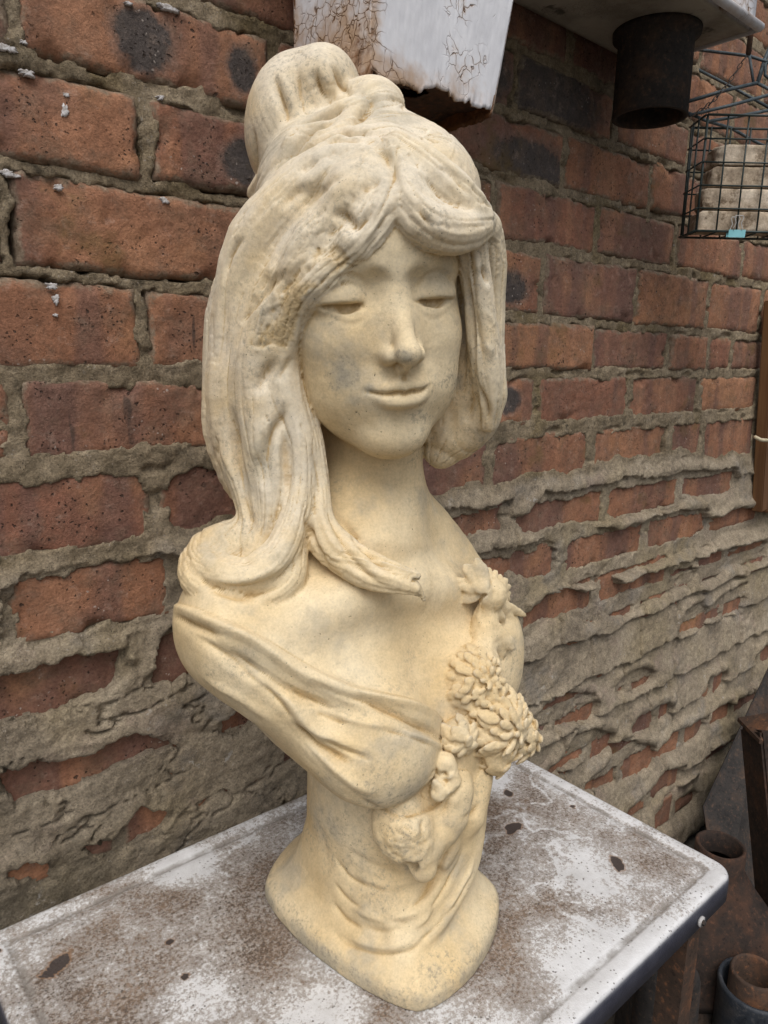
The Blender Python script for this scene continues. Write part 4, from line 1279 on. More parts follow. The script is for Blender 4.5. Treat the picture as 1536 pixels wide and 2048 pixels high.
DISP = np.zeros(len(PV))
def catmull(P, step):
    P = np.asarray(P, float)
    if len(P) == 2:
        n = max(2, int(np.linalg.norm(P[1] - P[0]) / step))
        return P[0] + (P[1] - P[0]) * np.linspace(0, 1, n)[:, None]
    E = np.concatenate([[2 * P[0] - P[1]], P, [2 * P[-1] - P[-2]]])
    out = []
    for i in range(1, len(E) - 2):
        n = max(2, int(np.linalg.norm(E[i + 1] - E[i]) / step))
        a, b, c, d = E[i - 1], E[i], E[i + 1], E[i + 2]
        t = (np.arange(n) / n)[:, None]
        out.append(0.5 * (2 * b + (c - a) * t + (2 * a - 5 * b + 4 * c - d) * t * t + (3 * b - a - 3 * c + d) * t ** 3))
    return np.concatenate(out + [P[-1:]])
def stroke(pts, width, height, taper=0.42, only=None, prof='round', target=None, shear=0.0):
    """carve (height < 0) or raise a line along photograph-space points projected on the stone; mm"""
    global DISP
    line = catmull(pts, 3.0)
    S, T_ = [], []
    n = len(line)
    for i, (x, y) in enumerate(line):
        p = hit(x, y)
        if p is None: continue
        f = i / max(1, n - 1)
        S.append(p); T_.append(min(1, f / taper if taper else 1, (1 - f) / taper if taper else 1))
    if len(S) < 2: return
    S = np.array(S); T_ = sstep(0, 1, np.array(T_))
    dist_ok = np.concatenate([[True], np.linalg.norm(np.diff(S, axis=0), axis=1) < 0.03])
    w = width / 1000
    lo, hi = S.min(0) - w, S.max(0) + w
    cand = np.nonzero(((WV > lo) & (WV < hi)).all(1) & (FACING > -0.3))[0]
    if only is not None: cand = cand[np.isin(lab[cand], only)]
    if not len(cand): return
    best = np.full(len(cand), 1e9); tt = np.zeros(len(cand))
    for s0 in range(0, len(S), 40):
        dd = np.linalg.norm(WV[cand][:, None] - S[None, s0:s0 + 40], axis=2)
        j = dd.argmin(1); m = dd[np.arange(len(cand)), j]
        up = m < best
        best[up] = m[up]; tt[up] = T_[s0 + j[up]]
    q = best / w
    if prof == 'round': f = np.clip(1 - q * q, 0, 1) ** 2
    elif prof == 'sharp': f = np.clip(1 - q, 0, 1) ** 1.5
    else: f = sstep(1, 0.55, q)
    A_ = DISP if target is None else target
    A_[cand] += height * f * tt
def hstroke(pts, width, height, taper=0.3, prof='round'):
    """the same with points given in the head's own millimetres"""
    q = [to_pix(to_world(H(*p))) for p in pts]
    stroke([tuple(a) for a in q], width, height, taper, prof=prof)
def in_poly(poly):
    x, y = PIX[:, 0], PIX[:, 1]
    c = np.zeros(len(x), bool)
    P = np.array(poly, float)
    for i in range(len(P)):
        a, b = P[i], P[i - 1]
        c ^= ((a[1] > y) != (b[1] > y)) & (x < (b[0] - a[0]) * (y - a[1]) / (b[1] - a[1] + 1e-9) + a[0])
    return c
STK = []
# face
hstroke([(-28, -64.0, 78), (-16, -66.6, 87), (-5, -66.0, 92), (0, -67.0, 92.5), (5, -66.0, 92), (16, -66.6, 87), (28, -63.8, 78)], 3.0, -2.6, 0.12, 'sharp')
for s in (-1, 1):
    hstroke([(s * 52 - 2, -1.0, 66), (s * 45 - 2, -1.5, 74), (s * 36 - 2, -1.5, 80), (s * 26 - 2, -1.2, 78), (s * 17 - 2, -1.0, 73)], 2.4, -1.4, 0.25)
    hstroke([(s * 47 - 2, -3.0, 74), (s * 35 - 2, -5.0, 78), (s * 23 - 2, -3.5, 76)], 4.0, -2.6, 0.45)
    hstroke([(s * 53, 2.0, 66), (s * 46, 15, 74), (s * 35, 19.5, 78), (s * 24, 16, 78), (s * 17, 7, 74)], 3.4, -0.9, 0.3)
    hstroke([(s * 50, -5.0, 68), (s * 42, -12, 74), (s * 34, -14.5, 76), (s * 25, -12, 76), (s * 18, -5, 73)], 3.0, -0.5, 0.3)
    hstroke([(s * 25, -65, 79), (s * 29, -63.5, 77)], 4.0, -0.6, 0.2)
hstroke([(0, -50, 94), (0, -58, 92)], 4.0, -1.2, 0.3)
def many(L, amp=1.25):
    for pts, w, h in L:
        stroke(pts, w * 1.15, h * 0.5 * amp)
        stroke(pts, w * 0.6, h * 0.55 * amp, prof='round')
# drapery across the breast: the cloth stands proud of the skin along its hem, then folds with sharp crests
HEMX = [300, 345, 400, 450, 502, 560, 640, 700, 765, 822, 870, 905, 930, 1100]
HEMY = [1195, 1203, 1218, 1240, 1264, 1296, 1345, 1372, 1388, 1400, 1424, 1462, 1500, 1520]
hem_d = (PIX[:, 1] - np.interp(PIX[:, 0], HEMX, HEMY)) * 0.35
DISP += np.where((lab == 0) & (PV[:, 2] < 310) & (FACING > -0.2), 2.6 * sstep(-0.6, 2.2, hem_d) * sstep(135, 185, PV[:, 2]), 0)
def folds(L, amp=1.0):
    for pts, w, h in L:
        h = h * amp
        stroke(pts, w * 1.25, h * 0.75, taper=0.3, prof='sharp')
        stroke(pts, w * 0.6, h * 0.5, taper=0.3)
folds([
 ([(350,1214),(400,1230),(449,1251),(502,1276),(551,1308),(597,1342),(642,1367),(691,1395),(740,1420),(775,1440)], 10, 5.2),
 ([(576,1312),(642,1352),(699,1380),(765,1398),(822,1412),(863,1434),(902,1472)], 9, 4.2),
 ([(425,1284),(486,1322),(527,1347),(568,1376),(609,1396),(650,1411),(700,1424)], 9, -6),
 ([(346,1228),(375,1244),(412,1260),(450,1276)], 7, -4.5),
 ([(700,1388),(732,1406),(781,1427),(822,1446),(863,1466),(894,1492)], 6, -5),
 ([(465,1306),(515,1339),(560,1376),(593,1413),(617,1445),(658,1470),(707,1495),(745,1508)], 11, 4.6),
 ([(593,1452),(617,1474),(642,1500),(679,1536),(720,1568),(765,1588)], 9, 4),
 ([(585,1430),(610,1462),(640,1490),(679,1514),(712,1530)], 7, -6),
 ([(781,1467),(843,1478),(890,1500)], 8, 2.2),
 ([(790,1450),(840,1462),(885,1488)], 5, -2.2),
 ([(400,1345),(450,1372),(500,1402),(560,1446)], 9, 2),
 ([(620,1420),(660,1436),(700,1450)], 7, -2.5),
 ([(864,1600),(800,1630),(740,1604),(700,1574)], 6, -2.0),
])
folds([
 ([(380,1266),(430,1294),(480,1334),(540,1382)], 6, -2.8),
 ([(610,1358),(680,1390),(740,1411)], 5, -2.2),
 ([(750,1456),(815,1474),(872,1497)], 5, -2.2),
 ([(640,1470),(690,1497),(750,1522)], 5, -2.4),
 ([(520,1360),(560,1398),(590,1436)], 5, -2.0),
 ([(660,1425),(720,1445),(780,1456)], 6, 2.0),
 ([(668,1712),(700,1756),(745,1782)], 5, -2.2),
 ([(664,1760),(694,1800),(735,1822)], 5, -2.0),
 ([(662,1800),(690,1838),(730,1862)], 5, -2.4),
 ([(880,1740),(850,1790),(815,1825)], 5, -2.4),
 ([(918,1720),(885,1785),(850,1835)], 5, -2.4),
 ([(945,1740),(915,1800),(870,1860)], 5, -2.0),
 ([(905,1800),(875,1850),(835,1890)], 5, -2.0),
], amp=1.0)
# hair, left mass
many([
 ([(499,463),(470,495),(455,525),(446,572)], 5, -3.2),
 ([(583,538),(559,553),(542,566),(520,592),(495,609),(480,618)], 9, -5.5),
 ([(520,596),(503,615),(486,639),(480,650)], 6, -3.5),
 ([(538,536),(520,570),(507,592)], 8, -3.2),
 ([(559,712),(540,736),(527,757),(516,781),(505,796)], 9, -6),
 ([(587,708),(563,749),(550,766)], 5, -2.5),
 ([(580,793),(560,841),(539,892),(535,937),(535,975)], 7, -5.5),
 ([(566,834),(571,915),(574,960),(572,1020)], 7, -2.6),
 ([(515,900),(520,940),(526,985)], 10, -3.5),
 ([(483,982),(492,1016),(503,1049),(499,1072)], 6, -2.5),
 ([(462,800),(468,865),(472,915),(479,971),(483,1016)], 8, -6),
 ([(435,860),(430,905),(430,960)], 7, -2.5),
 ([(470,560),(452,620),(446,690),(440,760)], 7, -2.5),
 ([(500,640),(480,720),(470,800)], 12, 2.0),
 ([(600,640),(585,690),(580,740)], 7, 2.0),
 ([(640,430),(590,480),(550,530)], 14, 2.5),
 ([(600,440),(560,500),(530,560)], 8, -2.5),
 ([(550,820),(520,870),(500,940)], 9, 2.0),
 ([(590,830),(600,900),(598,960)], 6, 2.0),
], amp=0.95)
# curl on the shoulder
many([
 ([(402,1124),(416,1139),(443,1157),(474,1161),(506,1156),(537,1143),(566,1124),(585,1085)], 7, 2.6),
 ([(393,1139),(414,1171),(447,1186),(488,1194),(533,1182),(566,1164),(582,1146)], 6, -3.5),
 ([(420,1158),(460,1172),(505,1170),(550,1152)], 4, -1.2),
 ([(470,1090),(490,1120),(500,1140)], 10, -2),
])
# crown, parting and fringe
many([
 ([(725,268),(770,308),(787,348),(794,396)], 8, -5),
 ([(832,395),(846,432),(873,467)], 4, -2.2),
 ([(826,351),(862,392),(905,416)], 8, -2.2),
 ([(880,330),(911,352),(945,400)], 6, -2),
 ([(592,352),(615,330),(641,326)], 8, -2.6),
 ([(561,427),(579,396),(600,382),(635,378)], 9, -3.6),
 ([(590,440),(625,395),(668,360),(720,330)], 8, -2.2),
 ([(652,441),(668,430),(690,434),(708,450),(730,436),(756,410)], 8, -5.5),
 ([(715,388),(747,370),(765,350)], 6, -2),
 ([(776,400),(772,438),(745,485),(712,520)], 6, -2.0),
  ([(810,330),(840,350),(870,372)], 7, 1.8),
 ([(700,320),(640,350),(590,400)], 10, 2.0),
 ([(640,500),(600,520),(560,560)], 9, 2.2),
], amp=1.0)
# bun
many([
 ([(544,142),(557,182),(573,226),(570,256)], 6, -3.8),
 ([(590,126),(600,176),(612,231)], 6, -2),
 ([(628,132),(641,178),(663,208)], 6, -3.2),
 ([(663,124),(685,173),(699,200)], 6, -2.2),
 ([(573,256),(597,244),(628,231),(663,218),(705,196)], 8, -5),
 ([(526,357),(570,312),(623,255),(654,244),(700,212)], 7, -4),
 ([(699,253),(730,224),(747,211)], 6, -3.5),
 ([(720,185),(745,200),(735,235)], 6, -2),
 ([(504,244),(508,308),(513,361)], 6, -2),
 ([(544,334),(601,295),(654,268),(690,259),(747,264),(783,272)], 7, -4.5),
 ([(560,300),(590,260),(615,256)], 6, 2),
 ([(640,285),(690,275),(740,285)], 6, -1.8),
], amp=1.75)
# right side hair
many([
 ([(958,528),(972,553),(980,575)], 6, -3.5),
 ([(928,515),(934,575),(940,640),(946,720),(950,770)], 6, -4.5),
 ([(961,619),(978,630),(986,651),(975,665)], 5, 1.0),
 ([(965,684),(980,700),(988,715)], 5, 1.0),
 ([(956,763),(964,794),(975,826),(971,851)], 5, -4),
 ([(950,777),(937,826),(930,850)], 8, -3.5),
 ([(945,500),(965,560),(975,600)], 5, 2),
 ([(950,600),(960,680),(972,760)], 5, -2),
 ([(900,800),(905,860),(895,900)], 9, -2),
])
# lock on the chest
many([
 ([(604,1000),(625,1078),(650,1124),(680,1140)], 6, -3),
 ([(645,1010),(675,1063),(706,1119),(752,1164),(797,1180)], 6, -3),
 ([(660,1020),(686,1048),(726,1093),(777,1139),(823,1159)], 6, -3),
 ([(665,1093),(700,1130),(736,1158)], 5, -2),
 ([(625,880),(637,950),(640,1020)], 5, -2.5),
])
# skirt folds
folds([
 ([(682,1691),(722,1719),(763,1739),(803,1747),(835,1735)], 10, -3),
 ([(694,1743),(722,1763),(755,1779),(779,1784)], 8, -3),
 ([(738,1816),(771,1836),(803,1844),(835,1832)], 8, -3),
 ([(658,1848),(682,1880),(714,1897),(763,1909),(811,1907),(843,1888),(868,1848)], 7, -4),
 ([(722,1852),(763,1864),(795,1860),(823,1840)], 7, -2.5),
 ([(900,1679),(884,1723),(864,1763),(835,1804)], 7, -3.5),
 ([(932,1683),(908,1743),(876,1804),(843,1852)], 7, -3.5),
 ([(640,1640),(650,1700),(660,1760)], 14, -1.5),
 ([(690,1868),(730,1888),(780,1894),(830,1880)], 9, 4),
 ([(690,1800),(740,1830),(800,1836),(850,1815)], 9, 3.5),
 ([(680,1740),(740,1765),(800,1768),(845,1750)], 9, 2.5),
 ([(925,1690),(895,1770),(855,1830),(810,1870)], 7, 4),
 ([(955,1690),(930,1760),(890,1830),(850,1880)], 7, 4),
 ([(905,1690),(880,1760),(850,1810)], 6, 1.8),
], amp=0.62)
# knot and hanging end
many([
 ([(882,1540),(890,1548),(900,1550)], 4, -2.5),
 ([(880,1556),(892,1562),(902,1560)], 4, -2.5),
 ([(775,1612),(820,1626),(868,1612),(905,1590)], 5, -3),
 ([(850,1625),(845,1660),(858,1690)], 5, -1.5),
 ([(920,1640),(945,1625),(960,1600)], 5, -2),
 ([(870,1640),(900,1600),(930,1560)], 6, -2.5),
])
# broken edge of the fringe and of the bow end
CHIP1 = [(706,522),(692,505),(672,484),(640,500),(615,525),(590,545),(575,565),(562,590),(545,615),(530,645),(512,672),(505,694),(522,700),(545,692),(572,702),(582,680),(592,650),(600,620),(606,600),(628,575),(652,560),(682,540)]
CHIP2 = [(765,1650),(800,1648),(850,1668),(866,1692),(858,1735),(842,1742),(826,1715),(800,1722),(775,1702),(758,1672)]
CHIP3 = [(532,1030),(556,1010),(568,990),(570,1010),(556,1035),(540,1045)]
brk = np.zeros(len(PV))
for P_, dep_ in ((CHIP1, 1.7), (CHIP2, 0.6), (CHIP3, 0.5)):
    Pw = np.array(P_, float)
    m = (PIX[:, 0] > Pw[:, 0].min() - 12) & (PIX[:, 0] < Pw[:, 0].max() + 12) & (PIX[:, 1] > Pw[:, 1].min() - 12) & (PIX[:, 1] < Pw[:, 1].max() + 12) & (FACING > 0.05)
    ix = np.nonzero(m)[0]
    wob = fbm(PV[ix] / 8, 4, 95, 0.5) * 13
    sdv = -poly_sdf(PIX[ix, 0] + wob, PIX[ix, 1] + wob * 0.7, P_)
    f = sstep(-3.0, 7.0, sdv)
    DISP[ix] += f * (-dep_ + (0.5 + 0.3 * dep_) * fbm(PV[ix] / 5, 4, 97, 0.65))
    brk[ix] = np.maximum(brk[ix], f * (1.0 if P_ is CHIP1 else 0.4) * sstep(-0.6, 0.3, fbm(PV[ix] / 12, 2, 96)) * 0.85)
DISP += 0.9 * (np.isin(lab, [2])) * fbm(PV / 6, 3, 98)


kn_ = sstep(48, 25, np.hypot(PIX[:, 0] - 886, PIX[:, 1] - 1565)) * (FACING > 0)
DISP += kn_ * 3.2 * fbm(PV / 6.5, 3, 99)
bw_ = sstep(75, 40, np.hypot(PIX[:, 0] - 812, PIX[:, 1] - 1680)) * (FACING > 0)
DISP += bw_ * 2.6 * fbm(PV / 9, 4, 94, 0.6)
# carved locks: creases that run along the strands
hv = np.nonzero(lab == 1)[0]
bd_ = np.full(len(hv), 1e9); hs = np.zeros((len(hv), 3)); 
PH = PV[hv]
for li, Lm in enumerate(HAIRLINES):
    C_ = catmull(Lm, 6.0)
    arc = np.concatenate([[0], np.cumsum(np.linalg.norm(np.diff(C_, axis=0), axis=1))])
    tan = np.gradient(C_, axis=0); tan /= np.linalg.norm(tan, axis=1)[:, None] + 1e-9
    lo_, hi_ = C_.min(0) - 45, C_.max(0) + 45
    cm = np.nonzero(((PH > lo_) & (PH < hi_)).all(1))[0]
    for c0 in range(0, len(cm), 20000):
        cc = cm[c0:c0 + 20000]
        D2 = ((PH[cc][:, None] - C_[None]) ** 2).sum(2)
        j = D2.argmin(1); d2 = D2[np.arange(len(cc)), j]
        b_ = d2 < bd_[cc]
        ci_ = cc[b_]; j = j[b_]
        bd_[ci_] = d2[b_]
        t_ = tan[j]
        e1 = np.cross(t_, np.array([0.3, 1.0, 0.2])); e1 /= np.linalg.norm(e1, axis=1)[:, None]
        e2 = np.cross(t_, e1)
        r_ = PH[ci_] - C_[j]
        ang = np.arctan2((r_ * e2).sum(1), (r_ * e1).sum(1))
        hs[ci_] = np.stack([np.cos(ang) * 2.2, np.sin(ang) * 2.2, arc[j] / 70 + li * 13.7], -1)
fl1 = fbm(hs * 1.3, 2, 201)
fl2 = fbm(hs * np.array([2.6, 2.6, 1.4]) + 5, 2, 203)
rid = 1 - np.abs(fbm(hs * np.array([1.05, 1.05, 1.0]) + 9, 2, 205)) * 3.2
DISP[hv] += 1.15 * fl1 + 0.1 * fl2 - 0.95 * np.clip(rid, 0, 1) ** 2.5
# fine unevenness of cast stone
DISP += 0.28 * fbm(PV / 14, 3, 91) + 0.16 * fbm(PV / 4.5, 3, 93)
PV = PV + NV_ * DISP[:, None]
PV[:, 2] = np.maximum(PV[:, 2], 0.05)
WV = to_world(PV)
NW_ = normals(PV)
WNF = NW_[:, 0:1] * RG - NW_[:, 1:2] * FH + NW_[:, 2:3] * np.array([0, 0, 1.0])

def mat_stone():
    t = NT('cast_stone')
    co = t.co
    n = t.noise(11, 4, 0.55, co)
    c = t.ramp(n, [(0.28, (0.60, 0.445, 0.235)), (0.5, (0.675, 0.535, 0.325)), (0.72, (0.71, 0.605, 0.42))])
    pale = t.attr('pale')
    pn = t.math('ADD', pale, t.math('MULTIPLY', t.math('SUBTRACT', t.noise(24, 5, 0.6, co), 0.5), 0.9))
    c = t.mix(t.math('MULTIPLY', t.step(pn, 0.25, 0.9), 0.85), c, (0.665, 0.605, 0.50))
    grey = t.noise(17, 5, 0.62, t.map(loc=(3, 5, 1), co=co))
    c = t.mix(t.math('MULTIPLY', t.step(grey, 0.50, 0.70), 0.6), c, (0.375, 0.340, 0.270))
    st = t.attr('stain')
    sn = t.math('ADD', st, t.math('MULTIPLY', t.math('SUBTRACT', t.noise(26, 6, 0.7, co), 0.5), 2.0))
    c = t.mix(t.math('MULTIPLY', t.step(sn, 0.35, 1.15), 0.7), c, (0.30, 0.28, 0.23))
    ch = t.attr('broken')
    c = t.mix(ch, c, t.ramp(t.noise(120, 5, 0.7, co), [(0.35, (0.46, 0.33, 0.165)), (0.6, (0.68, 0.52, 0.29))]))
    # stone is warmer in its hollows and greyer on what stands out
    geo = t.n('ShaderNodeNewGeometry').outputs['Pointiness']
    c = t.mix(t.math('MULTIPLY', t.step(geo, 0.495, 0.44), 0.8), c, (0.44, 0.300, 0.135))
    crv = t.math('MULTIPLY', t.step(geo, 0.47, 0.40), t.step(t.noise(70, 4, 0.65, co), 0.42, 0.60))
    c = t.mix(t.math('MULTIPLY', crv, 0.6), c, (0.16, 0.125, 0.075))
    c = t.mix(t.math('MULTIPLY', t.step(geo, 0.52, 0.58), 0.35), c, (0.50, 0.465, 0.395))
    c = grit(t, c, co, 520, 0.84, 1.13)
    # pores and small black lichen dots
    wco = warped(t, co, 330, 0.004)
    v = t.voro(330, co=wco)
    sel = t.noise(26, 4, 0.65, co)
    dots = t.math('MULTIPLY', t.step(v, 0.17, 0.07), t.step(sel, 0.52, 0.66))
    v2 = t.voro(140, co=warped(t, t.map(loc=(2, 5, 7), co=co), 200, 0.006))
    dots = t.math('MAXIMUM', dots, t.math('MULTIPLY', t.step(v2, 0.10, 0.04), t.step(t.noise(14, 3, 0.6, co), 0.46, 0.6)))
    c = t.mix(t.math('MULTIPLY', dots, 0.8), c, (0.075, 0.065, 0.050))
    film = t.noise(240, 5, 0.8, co)
    fz = t.math('ADD', t.math('MULTIPLY', st, 0.35), t.noise(10, 5, 0.65, t.map(loc=(8, 8, 2), co=co)))
    fm = t.math('MULTIPLY', t.step(film, 0.49, 0.64), t.step(fz, 0.46, 0.68))
    c = t.mix(t.math('MULTIPLY', fm, 0.55), c, (0.19, 0.175, 0.145))
    nb = t.bump(t.noise(340, 6, 0.78, co), 0.45, 0.0013)
    nb = t.bump(dots, 0.5, -0.0008, nb)
    nb = t.bump(t.math('MULTIPLY', ch, t.noise(260, 5, 0.75, co)), 0.8, 0.0035, nb)
    return t.done(c, 0.88, nb)
M_STONE = mat_stone()
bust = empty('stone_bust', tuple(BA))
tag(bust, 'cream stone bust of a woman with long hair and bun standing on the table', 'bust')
pale = np.clip(NW_[:, 2], 0, 1) * 0.25 + (lab == 1) * 0.55 * sstep(250, 420, PV[:, 2])  # upward faces painted paler as if top-lit; hair has its own paler tone
stain = np.zeros(len(PV))
broken = brk
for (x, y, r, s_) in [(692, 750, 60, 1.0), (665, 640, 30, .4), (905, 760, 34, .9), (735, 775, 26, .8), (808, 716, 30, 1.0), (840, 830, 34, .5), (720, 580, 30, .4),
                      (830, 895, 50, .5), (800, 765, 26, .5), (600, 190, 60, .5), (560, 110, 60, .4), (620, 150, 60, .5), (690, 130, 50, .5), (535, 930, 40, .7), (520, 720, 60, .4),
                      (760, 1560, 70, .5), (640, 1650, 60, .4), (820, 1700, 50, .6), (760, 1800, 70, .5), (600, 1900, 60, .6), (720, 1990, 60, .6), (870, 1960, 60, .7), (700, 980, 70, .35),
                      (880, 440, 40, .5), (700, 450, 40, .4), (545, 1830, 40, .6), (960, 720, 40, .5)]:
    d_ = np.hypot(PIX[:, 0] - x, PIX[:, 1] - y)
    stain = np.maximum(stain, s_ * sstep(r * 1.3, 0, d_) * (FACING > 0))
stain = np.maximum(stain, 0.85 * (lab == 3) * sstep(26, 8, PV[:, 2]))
part_of = lab.copy()
part_of[(lab == 0) & (PIX[:, 1] > np.interp(PIX[:, 0], HEMX, HEMY)) & (PV[:, 2] < 310)] = 4
pnames = {0: 'figure', 1: 'hair', 2: 'flower', 3: 'plinth', 4: 'drapery'}
flab = part_of[QF]
flab = np.where((flab[:, 0] == flab[:, 1]) | (flab[:, 0] == flab[:, 2]), flab[:, 0], flab[:, 1])
for li, nm in pnames.items():
    fs = QF[flab == li]
    if not len(fs): continue
    used, inv = np.unique(fs, return_inverse=True)
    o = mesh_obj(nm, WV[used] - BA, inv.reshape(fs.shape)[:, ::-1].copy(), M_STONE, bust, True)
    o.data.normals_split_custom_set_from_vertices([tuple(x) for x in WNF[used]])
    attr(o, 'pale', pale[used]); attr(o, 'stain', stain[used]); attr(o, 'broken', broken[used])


# ------------------------------------------------------------------ things on and beside the wall
def at(x, y, depth):
    """world point seen at photograph pixel x, y at this depth in front of the lens"""
    return ROT @ np.array([(x - 768) / FPX, -(y - 1024) / FPX, -1.0]) * depth

def mat_paint():
    t = NT('peeling_white_paint')
    co = t.co
    rust = t.attr('rust')
    und = t.attr('under')
    n = t.noise(30, 5, 0.62, co)
    c = t.ramp(n, [(0.3, (0.56, 0.565, 0.60)), (0.7, (0.70, 0.705, 0.735))])
    co2 = t.n('ShaderNodeVectorMath', operation='ADD')
    t.set(co2.inputs[0], co)
    w = t.n('ShaderNodeTexNoise'); t.set(w.inputs['Vector'], co); w.inputs['Scale'].default_value = 70
    sc = t.n('ShaderNodeVectorMath', operation='SCALE'); t.set(sc.inputs[0], w.outputs['Color']); sc.inputs['Scale'].default_value = 0.016
    t.set(co2.inputs[1], sc.outputs[0])
    ce = t.voro(85, 'DISTANCE_TO_EDGE', co2.outputs[0])
    ce2 = t.voro(150, 'DISTANCE_TO_EDGE', co2.outputs[0])
    sel = t.math('ADD', t.noise(14, 4, 0.6, co), t.math('MULTIPLY', rust, 0.22))
    line = t.math('MULTIPLY', t.step(ce, 0.034, 0.008), t.step(sel, 0.55, 0.70))
    line2 = t.math('MULTIPLY', t.step(ce2, 0.10, 0.02), t.step(sel, 0.66, 0.82))
    cr = t.math('MAXIMUM', line, line2)
    halo = t.math('MULTIPLY', t.step(ce, 0.20, 0.0), t.step(sel, 0.58, 0.80))
    c = t.mix(t.math('MULTIPLY', halo, 0.65), c, (0.46, 0.30, 0.16))
    film = t.math('MULTIPLY', t.step(t.math('ADD', t.noise(22, 5, 0.65, co), t.math('MULTIPLY', rust, 0.42)), 0.60, 0.95), 0.8)
    c = t.mix(film, c, (0.36, 0.215, 0.105))
    c = t.mix(cr, c, (0.14, 0.075, 0.035))
    deep = t.math('ADD', rust, t.math('MULTIPLY', t.math('SUBTRACT', t.noise(48, 5, 0.7, co), 0.5), 1.3))
    c = t.mix(t.step(deep, 0.90, 1.22), c, t.ramp(t.noise(70, 4, 0.6, co), [(0.3, (0.055, 0.030, 0.018)), (0.7, (0.22, 0.095, 0.035))]))
    dirt = t.ramp(t.noise(12, 5, 0.65, co), [(0.3, (0.17, 0.155, 0.125)), (0.55, (0.36, 0.335, 0.285)), (0.8, (0.45, 0.42, 0.36))])
    blk = t.step(t.noise(26, 4, 0.6, t.map(loc=(2, 9, 4), co=co)), 0.60, 0.70)
    dirt = t.mix(t.math('MULTIPLY', blk, 0.8), dirt, (0.05, 0.045, 0.035))
    c = t.mix(und, c, dirt)
    nb = t.bump(cr, 0.7, -0.0022)
    nb = t.bump(t.noise(140, 5, 0.7, co), 0.12, 0.0010, nb)
    return t.done(c, 0.6, nb)
M_PAINT = mat_paint()

cist = empty('cistern', (0.66, 0.55, 0.40))
tag(cist, 'white painted iron cistern with peeling rusty well, fixed high on the brick wall', 'cistern')
CO_ = np.array([0.66, 0.55, 0.40])
# the well: four sheets, their lower edge rusted into teeth
def sheet(name, p00, p10, p01, p11, nrm, nu, nv, rag, rustf, seed):
    """p00, p10 top corners; p01, p11 bottom corners; ragged bottom"""
    p00, p10, p01, p11, nrm = map(np.array, (p00, p10, p01, p11, nrm))
    u = np.linspace(0, 1, nu); v = np.linspace(0, 1, nv)
    Uu, Vv = np.meshgrid(u, v)
    Lb = np.linalg.norm(p11 - p01)
    S = np.stack([u * Lb * 75, np.full_like(u, seed), 0 * u], -1)
    teeth = rag * (0.55 * np.abs(fbm(S, 4, seed, 0.7)) * 2 + 0.8 * sstep(0.12, 0.5, fbm(S * 0.35, 2, seed + 3)))
    H_ = np.linalg.norm(p01 - p00)
    vmax = 1 - teeth / H_
    Ve = Vv * vmax[None, :]
    A = (p00 + (p10 - p00) * Uu[..., None]); Bb = (p01 + (p11 - p01) * Uu[..., None])
    Pp = A + (Bb - A) * Ve[..., None]
    dist = (1 - Ve) * H_                                    # height above the old lower edge
    cur = fbm(np.stack([Uu * 40, Ve * 25, 0 * Uu + seed], -1), 3, seed + 7)
    Pp = Pp + nrm * (0.0003 * cur + 0.0012 * sstep(0.02, 0.0, dist) * fbm(np.stack([Uu * 30, 0 * Uu, 0 * Uu], -1), 2, seed + 9))[..., None]
    back = Pp - nrm * 0.0028
    V = np.concatenate([Pp.reshape(-1, 3), back.reshape(-1, 3)]) - CO_
    F = grid_faces(nv, nu); n0 = nu * nv
    F2 = F[:, ::-1] + n0
    k = np.arange(nu - 1)
    bot = (nv - 1) * nu
    E = np.stack([bot + k, bot + k + 1, n0 + bot + k + 1, n0 + bot + k], -1)
    j = np.arange(nv - 1) * nu
    E2 = np.stack([j, j + nu, n0 + j + nu, n0 + j], -1)
    E3 = np.stack([j + nu - 1, n0 + j + nu - 1, n0 + j + 2 * nu - 1, j + 2 * nu - 1], -1)
    o = mesh_obj(name, V, np.concatenate([F, F2, E, E2, E3]), M_PAINT, cist, False)
    r = rustf(Uu, dist)
    attr(o, 'rust', np.concatenate([r.ravel(), np.full(n0, 1.3)]))
    attr(o, 'under', np.zeros(2 * n0))
    return o
zt = 0.4055
sheet('front_panel', (.3806, .469, zt), (.5600, .469, zt), (.3806, .469, .2030), (.5180, .469, .2130), (0, -1, 0), 200, 60, .007,
      lambda U, d: np.maximum(0.95 * sstep(.055, .0, d) * (0.55 + 0.45 * sstep(0.75, 0.15, U)), 0.95 * sstep(.16, 0.0, U) * (0.6 + .4 * sstep(.2, .05, d))), 3)
sheet('side_panel', (.3804, .572, zt), (.3804, .4692, zt), (.3804, .572, .2100), (.3804, .4692, .2000), (-1, 0, 0), 100, 60, .012,
      lambda U, d: 0.72 + 0.35 * sstep(.06, 0, d), 5)
sheet('side_panel', (.5600, .4692, zt), (.5600, .572, zt), (.5182, .4692, .2060), (.5182, .572, .2060), (1, 0, 0.2), 80, 40, .006,
      lambda U, d: 0.5 + 0.6 * sstep(.05, 0, d), 7)
sheet('back_panel', (.5600, .5725, zt), (.3804, .5725, zt), (.5182, .5725, .2060), (.3804, .5725, .2060), (0, 1, 0), 60, 30, .01,
      lambda U, d: 0.9 + 0 * U, 8)
# rusted floor of the well, slightly above the edge, eaten through
gu, gv = np.meshgrid(np.linspace(0.385, 0.523, 70), np.linspace(.473, .569, 50))
V = np.stack([gu, gv, .2185 + 0.004 * fbm(np.stack([gu * 60, gv * 60, 0 * gu], -1), 3, 81)], -1).reshape(-1, 3)
F = grid_faces(50, 70)
cen = V[F].mean(1)
hol = fbm(np.stack([cen[:, 0] * 45, cen[:, 1] * 45, 0 * cen[:, 0]], -1), 3, 83)
F = F[hol < 0.24]
mesh_obj('floor_plate', V - CO_, F, M_RUST, cist, False)
